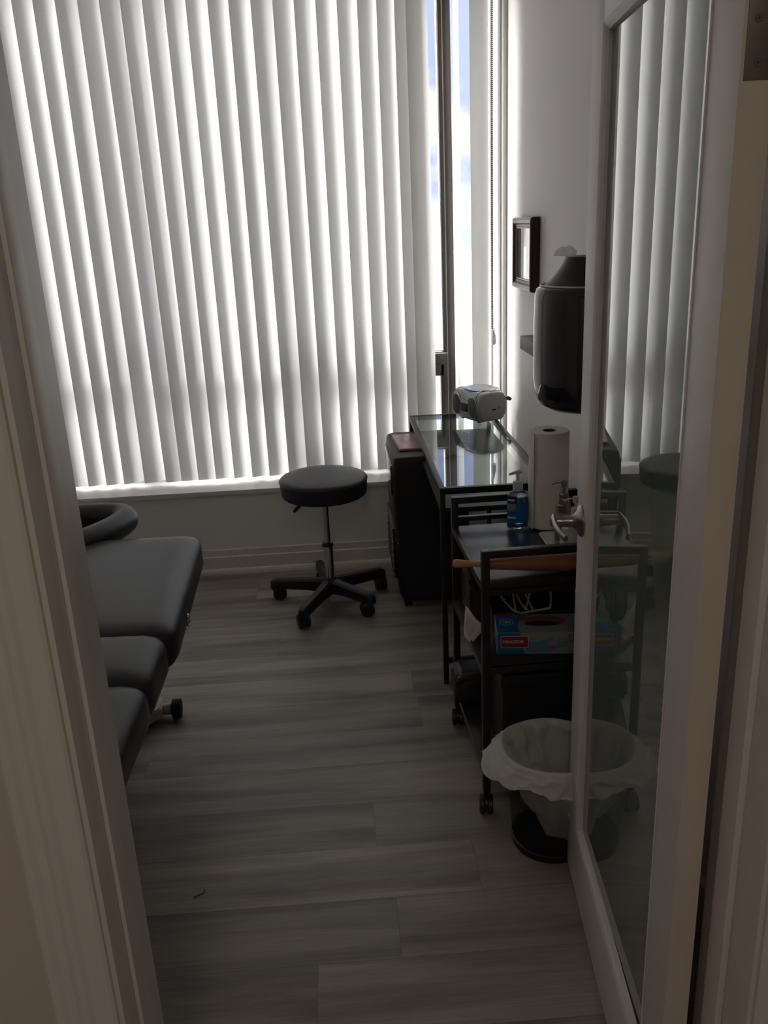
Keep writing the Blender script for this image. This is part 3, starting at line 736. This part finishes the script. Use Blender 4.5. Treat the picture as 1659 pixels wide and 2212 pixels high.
def patch(u0, u1, v0, v1, off, m, name, par):
    def f(u, v):
        a = rad(-168+96*1.6*(u0+(u1-u0)*u)); r = .0326+off
        return Vector((sx_+r*math.cos(a), sy_+(r*.62)*math.sin(a), ST+.022+.060*(v0+(v1-v0)*v)))
    mb = MB(); mb.grid(f, 10, 2); return mb.build(name, m, par, ang=60)
patch(0, .44, 1.0, 1.34, .0003, M['navy'], 'brand_patch', lb)
patch(.06, .36, 1.10, 1.2, .0007, M['white'], 'logo', lb)
patch(.03, .40, .62, .96, .0004, M['boxgrey'], 'label_band', lb)
patch(.05, .40, .22, .30, .0006, M['white'], 'small_print', lb)
def dot(u, v):
    a = rad(-108); r = .0334
    return Vector((sx_+r*math.cos(a)+.0055*v*math.cos(2*PI*u), sy_+r*.62*math.sin(a)-.0004, ST+.075-.012+.0055*v*math.sin(2*PI*u)))
mb = MB(); mb.grid(dot, 20, 1); mb.build('orange_seal', M['orange'], lb)
mb = MB(); mb.lathe([(0, .116), (.0135, .116), (.0145, .119), (.0145, .138), (.0125, .144), (.006, .146), (.0045, .150), (.0045, .164), (0, .164)], (sx_, sy_, ST), 28)
pm = mb.build('pump_collar', M['whitepl'], sn, ang=50)
mb = MB(); mb.tube([(sx_+.012, sy_, ST+.170), (sx_+.004, sy_, ST+.171), (sx_-.012, sy_-.002, ST+.1695), (sx_-.027, sy_-.004, ST+.166)], [.004, .0065, .0048, .0028], 12)
mb.cyl((sx_, sy_, ST+.158), (sx_, sy_, ST+.168), .0055, n=16); mb.build('pump_nozzle', M['whitepl'], sn)

# paper towel roll
tx, ty = .592, 2.372
tr = thing('paper_towel_roll', 'upright roll of white paper towels behind the blue sanitizer', 'paper towel', (tx, ty, ST))
mb = MB(); mb.lathe([(.0195, .004), (.056, .004), (.0578, .006), (.058, .15), (.0572, .287), (.0555, .290), (.0195, .289), (.0195, .004)], (tx, ty, ST), 72)
mb.build('roll', M['towel'], tr, ang=40)
mb = MB(); mb.lathe([(.0192, .005), (.0192, .2885), (.0178, .2885), (.0178, .005)], (tx, ty, ST), 32); mb.build('core', M['card'], tr)
mb = MB(); mb.grid(lambda u, v: Vector((tx+(.0584+.006*u*u)*math.cos(rad(178+38*u)), ty+(.0584+.006*u*u)*math.sin(rad(178+38*u)), ST+.003+.284*v)), 10, 6)
mb.build('loose_sheet', M['towel'], tr, ang=60)
mb = MB(); mb.lathe([(0, 0), (.0165, 0), (.0165, .262), (0, .262)], (tx, ty, ST), 24); mb.build('holder_rod', M['black'], tr)

# white folded towel / mat under the bottles
mt = MB(); mt.prism([(.548, 2.020), (.680, 2.020), (.680, 2.30), (.640, 2.305), (.556, 2.305), (.548, 2.297)], ST+.0005, ST+.006, bev=.0015)
tag(mt.build('counter_mat', M['paper']), 'white mat on the trolley top under the small bottles', 'mat')

def dispenser(name, label, x, y, r, h, m_body, m_pump, nz, z0=ST+.006, noz=(-.035, 0), band=None):
    o = thing(name, label, 'bottle', (x, y, z0))
    mb = MB(); mb.lathe([(0, 0), (r*.9, 0), (r, .004), (r, h*.80), (r*.93, h*.9), (r*.55, h), (r*.5, h+.004), (0, h+.004)], (x, y, z0), 32); mb.build('bottle', m_body, o, ang=50)
    mb = MB(); mb.lathe([(0, h+.003), (r*.58, h+.003), (r*.60, h+.024), (r*.50, h+.027), (0, h+.027)], (x, y, z0), 28); mb.build('cap', m_pump, o)
    mb = MB(); mb.cyl((x, y, z0+h+.025), (x, y, z0+h+nz), .0035, n=14); mb.lathe([(0, 0), (.0085, 0), (.0085, .016), (0, .016)], (x, y, z0+h+nz-.006), 20)
    mb.tube([(x, y, z0+h+nz+.006), (x+noz[0]*.6, y+noz[1]*.6, z0+h+nz+.006), (x+noz[0], y+noz[1], z0+h+nz+.002)], .0021, 8); mb.build('pump', m_pump, o)
    return o
dispenser('oil_bottle', 'clear oil bottle with chrome pump standing against the paper towels', .612, 2.270, .022, .098, M['amber'], M['nickel'], .052, noz=(-.036, -.003))
dispenser('oil_bottle', 'amber oil bottle with chrome cap behind the door lever', .590, 2.205, .021, .088, M['amber'], M['nickel'], .030, noz=(-.006, 0))
dispenser('lotion_bottle', 'frosted white pump bottle nearest the door edge', .622, 2.185, .021, .082, M['frost'], M['whitepl'], .048, noz=(-.036, -.004))
o = thing('lotion_tube', 'small white tube standing in front of the amber oil bottle', 'tube', (.582, 2.140, ST+.006))
mb = MB(); mb.lathe([(0, 0), (.0125, 0), (.0132, .002), (.0132, .050), (.0115, .054), (0, .055)], (.582, 2.140, ST+.006), 28); mb.build('tube', M['whitepl'], o)
mb = MB(); mb.lathe([(0, .054), (.009, .054), (.009, .068), (0, .069)], (.582, 2.140, ST+.006), 24); mb.build('cap', M['whitepl'], o)
mb = MB(); mb.lathe([(0, -.012), (.009, -.010), (.0145, -.003), (.0145, .003), (.009, .010), (0, .012)], (.603, 2.105, ST+.0145), 24, mx=Matrix.Rotation(rad(75), 4, 'Y') @ Matrix.Scale(.65, 4, (0, 1, 0)))
jr = mb.build('lid', M['whitepl']); tag(jr, 'small round white lid lying on the mat beside the white tube', 'lid')

# rolling pin lying across the near end
rp = thing('rolling_pin', 'wooden rolling pin lying across the near end of the trolley top', 'rolling pin', (.5, 2.03, ST))
def along_x(prof, x0, y, z, mb, n=28, slope=0.):
    q = Matrix.Translation((x0, y, z)) @ Matrix.Rotation(rad(90)+slope, 4, 'Y'); mb.lathe(prof, (0, 0, 0), n, mx=q)
mb = MB(); along_x([(0, 0), (.0075, .0), (.0100, .003), (.0108, .012), (.0088, .035), (.0072, .055), (.0085, .068), (.008, .078), (0, .078)], .262, 2.020, ST+.0415, mb, slope=.10)
mb.build('handle', M['wood_light'], rp)['label'] = 'pale turned handle'
mb = MB(); along_x([(0, 0), (.011, 0), (.0135, .01), (.017, .06), (.0205, .13), (.0225, .20), (.0225, .30), (0, .30)], .338, 2.020, ST+.034, mb, slope=.035)
mb.build('barrel', M['wood_pin'], rp)['label'] = 'reddish brown barrel'

# second tier ---------------------------------------------------------------
S2 = .440
gx0, gx1, gy0, gy1, gz0, gz1 = .378, .628, 2.037, 2.150, S2+.0015, S2+.066
gb = thing('glove_box', 'blue and grey box of disposable gloves on the middle tier', 'box', ((gx0+gx1)/2, (gy0+gy1)/2, S2))
GM = Matrix.Translation((gx0, gy0, gz0)) @ Matrix.Rotation(rad(-6.5), 4, 'Z')
gw, gd, gh = gx1-gx0, gy1-gy0, gz1-gz0
MB().box(0, gw, 0, gd, 0, gh, .002, mx=GM).build('carton', M['boxgrey'], gb)
def decal(poly, m, name, face, off=.0006, par=gb):
    # face 'f': x right, z up on y=0 ; 't': x right, y deep on z=gh
    t = MB(); b_ = bmesh.new()
    vs = [b_.verts.new((x, -off, y) if face == 'f' else (x, y, gh+off)) for x, y in poly]; b_.faces.new(vs)
    t._merge(b_, GM); return t.build(name, m, par, smooth=False)
decal([(.002, .001), (.075, .001), (.068, .02), (.060, .045), (.062, .0635), (.002, .0635)], M['cyan'], 'blue_panel', 'f')
decal([(.002, .001), (.060, .001), (.058, .04), (.066, .08), (.070, .116), (.002, .116)], M['cyan'], 'blue_panel', 't')
def rr2(x0, x1, y0, y1, r):
    P = []
    for cx, cy, a0 in ((x1-r, y1-r, 0), (x0+r, y1-r, 90), (x0+r, y0+r, 180), (x1-r, y0+r, 270)):
        for k in range(6): P.append((cx+r*math.cos(rad(a0+18*k)), cy+r*math.sin(rad(a0+18*k))))
    return P
decal(rr2(.010, .084, .020, .055, .006), M['white'], 'label_border', 'f', .0009)
rl = decal(rr2(.0112, .0828, .0212, .0538, .0055), M['red'], 'red_label', 'f', .0012)
decal(rr2(.014, .060, .098, .1165, .003), M['red'], 'red_label', 't', .0010)
FT = GM @ Matrix.Rotation(PI/2, 4, 'X')
text_obj('lettering', 'MENGZIDIE', .0115, M['white'], gb, GM @ Matrix.Translation((.0155, -.0016, .0345)) @ Matrix.Rotation(PI/2, 4, 'X'), sx=.92)
TT = GM
def ring2(cx, cy, rx, ry, w, m, face, off, name):
    t = bmesh.new(); n = 28; O = []; I = []
    for k in range(n):
        a = 2*PI*k/n; c_, s_ = math.cos(a), math.sin(a)
        for L_, q_ in ((O, 1), (I, 1-w)):
            x, y = cx+rx*q_*c_, cy+ry*q_*s_
            L_.append(t.verts.new((x, -off, y) if face == 'f' else (x, y, gh+off)))
    for k in range(n): t.faces.new((O[k], O[(k+1) % n], I[(k+1) % n], I[k]))
    mb = MB(); mb._merge(t, GM); return mb.build(name, m, gb, smooth=False)
ring2(.030, .062, .019, .020, .10, M['white'], 't', .0011, 'seal')
text_obj('lettering', '100', .017, M['white'], gb, GM @ Matrix.Translation((.0165, .055, gh+.0012)), sx=.95)
decal([(.128+.062*math.cos(2*PI*k/30)*(1 if math.cos(2*PI*k/30) > 0 else .8), .070+.030*math.sin(2*PI*k/30)) for k in range(30)], M['boxbrown'], 'tear_opening', 't', .0012)
decal([(.125+.048*math.cos(2*PI*k/24), .050+.014*math.sin(2*PI*k/24)) for k in range(24)], M['navy'], 'glove_in_opening', 't', .0016)
decal([(.062, .07), (.080, .074), (.088, .11), (.070, .116), (.066, .09)], M['boxbrown'], 'printed_hand', 't', .0009)
decal([(.082, .010), (.096, .006), (.125, .008), (.150, .014), (.168, .020), (.166, .026), (.148, .024), (.128, .026), (.132, .034), (.148, .044), (.146, .050), (.134, .048), (.118, .042), (.100, .036), (.088, .032)], M['glove'], 'printed_glove', 'f', .0010)
decal([(.075, .018), (.085, .012), (.088, .034), (.080, .046), (.072, .050)], M['boxbrown'], 'printed_wrist', 'f', .0008)
ring2(.172, .034, .0115, .0135, .16, M['teal'], 'f', .0011, 'seal')
text_obj('lettering', '100', .0105, M['teal'], gb, GM @ Matrix.Translation((.1635, -.0012, .0300)) @ Matrix.Rotation(PI/2, 4, 'X'), sx=.9)
text_obj('lettering', 'GLOVES', .0115, M['teal'], gb, GM @ Matrix.Translation((.186, -.0012, .0500)) @ Matrix.Rotation(PI/2, 4, 'X'), sx=1.25)
text_obj('lettering', 'Powder', .0105, M['teal'], gb, GM @ Matrix.Translation((.192, -.0012, .036)) @ Matrix.Rotation(PI/2, 4, 'X'), sx=.95)

# white cord loops behind the glove box
cords = [[(.392, 2.16, .618), (.400, 2.158, .580), (.420, 2.155, .545), (.446, 2.153, .512)],
         [(.446, 2.16, .622), (.444, 2.158, .585), (.447, 2.155, .545), (.452, 2.154, .512)],
         [(.448, 2.163, .622), (.452, 2.16, .575), (.466, 2.156, .535), (.484, 2.154, .512)],
         [(.462, 2.165, .622), (.470, 2.16, .590), (.484, 2.158, .55), (.500, 2.154, .512)],
         [(.505, 2.168, .625), (.500, 2.16, .590), (.489, 2.156, .548), (.480, 2.155, .512)],
         [(.537, 2.168, .625), (.544, 2.16, .590), (.552, 2.158, .55), (.550, 2.154, .512)]]
mb = MB()
for c_ in cords: mb.tube(smooth_path(c_, 5), .0032, 8)
mb.tube(smooth_path([(.392, 2.16, .618), (.40, 2.172, .632), (.446, 2.16, .638), (.505, 2.168, .636), (.537, 2.168, .625)], 6), .0032, 8)
mb.tube(smooth_path([(.446, 2.153, .512), (.47, 2.16, .500), (.50, 2.155, .506), (.55, 2.154, .512)], 6), .0032, 8)
tag(mb.build('coiled_cord', M['cord']), 'white cord hanging in loops behind the glove box', 'cord')
# black storage bag behind the cord, brown pouch at the left
def lump(x0, x1, y0, y1, z0, z1, m, seed, amp=.008, name='bag', e=.35):
    rnd = random.Random(seed); ph = [rnd.uniform(0, 6.28) for _ in range(6)]
    t = bmesh.new(); bmesh.ops.create_icosphere(t, subdivisions=5, radius=1)
    for v in t.verts:
        p = v.co.copy(); q = Vector([math.copysign(abs(c)**e, c) for c in p])
        q *= 1
        w = amp*(math.sin(9*p.x+ph[0])*math.sin(7*p.z+ph[1])+.6*math.sin(13*p.y+ph[2]+4*p.z)*math.sin(6*p.x+ph[3]))
        P = Vector(((x0+x1)/2+q.x*((x1-x0)/2+w*.6), (y0+y1)/2+q.y*((y1-y0)/2+w*.6), (z0+z1)/2+q.z*((z1-z0)/2)*(1+(w*.6 if q.z > 0 else 0)/.1)))
        P.z = max(P.z, z0); v.co = P
    mb = MB(); mb._merge(t); return mb.build(name, m, ang=80)
tag(lump(.400, .64, 2.195, 2.38, S2+.001, .630, M['blackcloth'], 3, name='cloth_bag'), 'black cloth bag on the middle tier behind the white cord', 'bag')
tag(lump(.332, .372, 2.19, 2.35, S2+.001, .605, M['browncloth'], 5, name='pouch'), 'dark brown pouch at the left edge of the middle tier', 'pouch')
# folded leaflet sticking out at the left
lf = thing('leaflet', 'crumpled white printed leaflet sticking out of the middle tier', 'paper', (.33, 2.12, S2))
def leaf(u, v):
    pts4 = [(.308, 2.16, .455), (.324, 2.125, .433), (.312, 2.155, .536), (.366, 2.115, .492)]
    a, b_, c_, d_ = [Vector(p) for p in pts4]
    P = (a*(1-u)+b_*u)*(1-v)+(c_*(1-u)+d_*u)*v
    return P+Vector((-.008*math.sin(PI*u), -.010*math.sin(PI*v)*math.sin(PI*u), .006*math.sin(2*PI*u)*v))
sh = MB().grid(leaf, 12, 12).build('sheet', M['paper'], lf, ang=60, solid=.0008)
mb = MB()
for k in range(7):
    v = .25+.09*k
    mb.tube([leaf(u, v)+Vector((-.0006, -.0012, 0)) for u in (.15, .3, .45, .6, .75-.03*(k % 3))], .0006, 4)
mb.build('printed_lines', M['darkgrey'], lf)

# bottom tier
tag(lump(.297, .420, 2.285, 2.402, .139, .240, M['vinyl'], 9, amp=.006, name='bolster'), 'black vinyl cushion bulging out of the bottom tier far end', 'cushion')
mb = MB(); mb.box(.39, .66, 2.02, 2.25, .1395, .37, .012, 3)
kb = thing('storage_case', 'plain black case on the bottom tier behind the bin', 'case', (.52, 2.14, .1395))
mb.build('case_body', M['plastic'], kb)
MB().box(.385, .665, 2.015, 2.255, .345, .385, .008, 3).build('lid', M['plastic'], kb)

# ------------------------------------------------------------------ waste bin with liner
bnx, bny = .482, 1.838
bn = thing('waste_bin', 'black wire mesh waste bin with a white liner beside the door', 'bin', (bnx, bny, 0))
BH = .268
def binr(z): return .098+.020*z/BH
mb = MB(); circ = 2*PI*.108
mb.grid(lambda u, v: Vector((bnx+binr(BH*v)*math.cos(2*PI*u), bny+binr(BH*v)*math.sin(2*PI*u), .012+(BH-.012)*v)), 64, 12, uv=(circ, BH))
mb.build('mesh_wall', M['wire'], bn, ang=80)['label'] = 'black wire mesh side'
mb = MB(); mb.lathe([(0, .001), (.098, .001), (.1005, .004), (.1015, .022), (.0985, .024), (.0965, .008), (0, .008)], (bnx, bny, 0), 64); mb.build('base', M['black'], bn)
mb = MB(); mb.tube([(bnx+.119*math.cos(a*PI/32), bny+.119*math.sin(a*PI/32), BH) for a in range(64)], .0035, 8, closed=True); mb.build('rim', M['black'], bn)
rnd = random.Random(4); ph = [rnd.uniform(0, 6.28) for _ in range(10)]
def liner(u, v):
    a = 2*PI*u
    leftness = max(0, math.cos(a-PI*1.04))**2; front = max(0, -math.sin(a)); back = max(0, math.sin(a))
    def cr(p, f, am):      # crumpled film: ridged noise
        n = noise.noise(p*f); m_ = noise.noise(p*f*2.3+Vector((5, 1, 7)))
        return am*((1-2*abs(n))-.6+.5*(1-2*abs(m_)))
    if v < .55:            # inside wall of the bag, bottom to rim
        t = v/.55
        z = .030+(BH+.008-.030)*t
        r = (.026+.078*min(1, t*1.35)**.75)
        r *= 1+.10*(1-t)*math.sin(5*a+ph[0])+.05*math.sin(9*a+ph[1]+2*t)
        r = min(r, binr(z)-.007)
        p = Vector((math.cos(a)*r, math.sin(a)*r, z))
        r += cr(Vector((p.x, p.y, z*.35)), 19, .019)*(.5+.5*math.sin(PI*t))
        r = min(r, binr(z)-.004)
        ox, oy = .026*(1-t), -.020*(1-t)
        return Vector((bnx+ox+r*math.cos(a), bny+oy+r*math.sin(a), z))
    t = (v-.55)/.45
    z0 = BH+.010+.010*leftness+.006*math.sin(3*a+ph[4])*(1-back)
    r = .1255+.010*math.sin(min(1, t*3)*PI/2)+.042*leftness*t**.8+.002*front*t-.012*back*t
    drop = .060-.004*front-.026*leftness+.007*math.sin(4*a+ph[3])+.004*math.sin(11*a+ph[5])
    z = z0-drop*t
    p = Vector((math.cos(a)*.12, math.sin(a)*.12, z))
    r += cr(p, 30, .0095)*min(1, t*2.5); z += .010*t*noise.noise(p*38)
    if t < .12: r = .122+(r-.122)*t/.12; z = z0+.006*math.sin(PI*t/.12)
    return Vector((bnx+r*math.cos(a), bny+r*math.sin(a), z))
mb = MB(); mb.grid(liner, 150, 70, closed_u=True)
mb.build('liner', M['liner'], bn, ang=80)['label'] = 'white translucent plastic liner'

# ------------------------------------------------------------------ right wall: picture, shelf, dispenser
pf = thing('picture_frame', 'small dark wooden picture frame hanging on the right wall', 'picture', (XR, 3.38, 1.42))
py0, py1, pz0, pz1, px = 3.225, 3.560, 1.282, 1.548, .722
def pring(levels, m, name):
    t = bmesh.new(); R = []
    for ins, x in levels:
        R.append([t.verts.new((x, y, z)) for y, z in ((py0+ins, pz0+ins), (py1-ins, pz0+ins), (py1-ins, pz1-ins), (py0+ins, pz1-ins))])
    for a, b_ in zip(R, R[1:]):
        for k in range(4): t.faces.new((a[k], a[(k+1) % 4], b_[(k+1) % 4], b_[k]))
    mb = MB(); mb._merge(t); return mb.build(name, m, pf, smooth=False)
pring([(.0, XR-.001), (0, px+.010), (.004, px+.002), (.010, px), (.020, px+.001), (.026, px+.008), (.034, px+.010), (.036, px+.016)], M['frame_wood'], 'moulding')
pring([(.035, px+.014), (.036, px+.011), (.040, px+.011), (.041, px+.018)], M['gold'], 'gilt_bead')
MB().box(px+.017, px+.019, py0+.038, py1-.038, pz0+.038, pz1-.038).build('glazed_print', M['print'], pf, smooth=False)

fs = MB().box(.566, XR-.0005, 2.235, 2.655, 1.163, 1.203, .0012).build('floating_shelf', M['shelf'])
tag(fs, 'black floating shelf on the right wall behind the black dispenser', 'shelf')

dp = thing('wall_dispenser', 'glossy black wipe dispenser with narrow neck on the right wall', 'dispenser', (.615, 2.08, 1.085))
dxc, dyc = .617, 2.085
mb = MB(); mb.lathe([(0, 1.088), (.060, 1.089), (.100, 1.095), (.122, 1.108), (.1315, 1.128), (.1355, 1.17), (.1365, 1.30), (.1350, 1.368), (.131, 1.384), (.121, 1.391), (.112, 1.392)], (dxc, dyc, 0), 72)
mb.build('body', M['gloss'], dp, ang=50)
mb = MB(); mb.lathe([(.113, 1.391), (.100, 1.401), (.085, 1.418), (.072, 1.437), (.064, 1.452), (.063, 1.456), (.058, 1.456), (.02, 1.452), (0, 1.452)], (dxc, dyc, 0), 64)
mb.build('neck_cover', M['plastic'], dp, ang=50)
mb = MB(); mb.tube([(dxc+.1215*math.cos(a*PI/32), dyc+.1215*math.sin(a*PI/32), 1.392) for a in range(64)], .0022, 8, closed=True); mb.build('seam_ring', M['frost'], dp)
mb = MB(); mb.box(dxc+.10, XR-.0005, dyc-.05, dyc+.05, 1.15, 1.35, .004); mb.build('wall_bracket', M['plastic'], dp)
def tis(u, v):
    x = dxc-.050-.052*v+.004*u; z = 1.4565+.004*v+.024*u*math.sin(.5+v*2.2)
    return Vector((x, dyc-.03+.02*math.sin(6*v)*u, z+.004*math.sin(9*v)*u))
mb = MB(); mb.grid(tis, 8, 14); mb.build('tissue', M['tissue'], dp, ang=80)['label'] = 'white wipe pulled out of the neck'

# tiny dark thread on the floor near the left jamb
mb = MB(); mb.tube(smooth_path([(-.432, 1.722, .0012), (-.418, 1.728, .003), (-.410, 1.735, .0012), (-.408, 1.745, .0025)], 5), .0011, 6)
tag(mb.build('thread', M['blackcloth']), 'short dark thread lying on the floor by the left jamb', 'thread')

# ------------------------------------------------------------------ lamp in the hallway behind the viewer
lp = thing('ceiling_light', 'round ceiling light in the hallway behind the viewer', 'ceiling light', (-.1, -.75, 2.5))
MB().lathe([(0, 0), (.16, 0), (.17, -.02), (.16, -.03), (0, -.03)], (-.1, -.75, 2.5), 40).build('lamp_base', M['whitepl'], lp)
MB().lathe([(0, -.075), (.08, -.068), (.13, -.048), (.15, -.03), (0, -.03)], (-.1, -.75, 2.5), 40).build('lamp_shade', M['lamp'], lp)

# ------------------------------------------------------------------ sky
wd = bpy.data.worlds.new('sky'); bpy.context.scene.world = wd; wd.use_nodes = True
nt = wd.node_tree; bg = nt.nodes['Background']; L = nt.links
tc = nt.nodes.new('ShaderNodeTexCoord')
mp = nt.nodes.new('ShaderNodeMapping'); mp.inputs['Scale'].default_value = (1, 1, 1.6); mp.inputs['Location'].default_value = (.3, 0, .1)
ns = nt.nodes.new('ShaderNodeTexNoise'); ns.inputs['Scale'].default_value = 5.5; ns.inputs['Detail'].default_value = 5; ns.inputs['Roughness'].default_value = .55
L.new(tc.outputs['Generated'], mp.inputs[0]); L.new(mp.outputs[0], ns.inputs[0])
rp_ = nt.nodes.new('ShaderNodeValToRGB'); e = rp_.color_ramp.elements
e[0].position = .47; e[0].color = (.58, .63, 1.0, 1); e[1].position = .62; e[1].color = (1.35, 1.28, 1.20, 1)
L.new(ns.outputs['Fac'], rp_.inputs[0])
# brighter and whiter towards the horizon
sp = nt.nodes.new('ShaderNodeSeparateXYZ'); L.new(tc.outputs['Generated'], sp.inputs[0])
mr = nt.nodes.new('ShaderNodeMapRange'); mr.inputs[1].default_value = -.16; mr.inputs[2].default_value = .03; mr.inputs[3].default_value = 1; mr.inputs[4].default_value = 0
L.new(sp.outputs[2], mr.inputs[0])
mx = nt.nodes.new('ShaderNodeMix'); mx.data_type = 'RGBA'; mx.inputs[7].default_value = (1.5, 1.40, 1.32, 1)
L.new(mr.outputs[0], mx.inputs[0]); L.new(rp_.outputs[0], mx.inputs[6])
L.new(mx.outputs[2], bg.inputs['Color']); bg.inputs['Strength'].default_value = .80

sl = bpy.data.lights.new('sun', 'SUN'); sl.energy = 15; sl.angle = rad(42); sl.color = (1, .95, .88)
so_ = bpy.data.objects.new('sun', sl); C.objects.link(so_)
_az, _el = rad(58), rad(24)     # hazy sun outside, far to the left of the window
_d = Vector((math.sin(_az)*math.cos(_el), -math.cos(_az)*math.cos(_el), -math.sin(_el)))
so_.rotation_euler = _d.to_track_quat('-Z', 'Y').to_euler(); so_.location = (-6, 8, 5)

# ------------------------------------------------------------------ camera
W_, H_, F_ = 1659, 2212, 1852
cam = bpy.data.cameras.new('camera'); co = bpy.data.objects.new('camera', cam); C.objects.link(co)
cam.sensor_fit = 'VERTICAL'; cam.sensor_height = 36; cam.lens = 36*F_/H_; cam.clip_start = .02; cam.clip_end = 200
nad = Vector((1078-829.5, -(6600-1106), -F_)).normalized(); up = -nad
fwd = Vector((0, 0, -1)); fh = (fwd-up*fwd.dot(up)).normalized(); rh = fh.cross(up)
a = rad(2.6)
Xc = rh*math.cos(a)+fh*math.sin(a); Yc = -rh*math.sin(a)+fh*math.cos(a)
R = Matrix((Xc, Yc, up)).to_4x4()
co.matrix_world = Matrix.Translation((0, 0, 1.55)) @ R
sc = bpy.context.scene; sc.camera = co
sc.view_settings.view_transform = 'Standard'; sc.view_settings.look = 'None'; sc.view_settings.gamma = 1; sc.view_settings.use_curve_mapping = False
sc.view_settings.exposure = 0.8
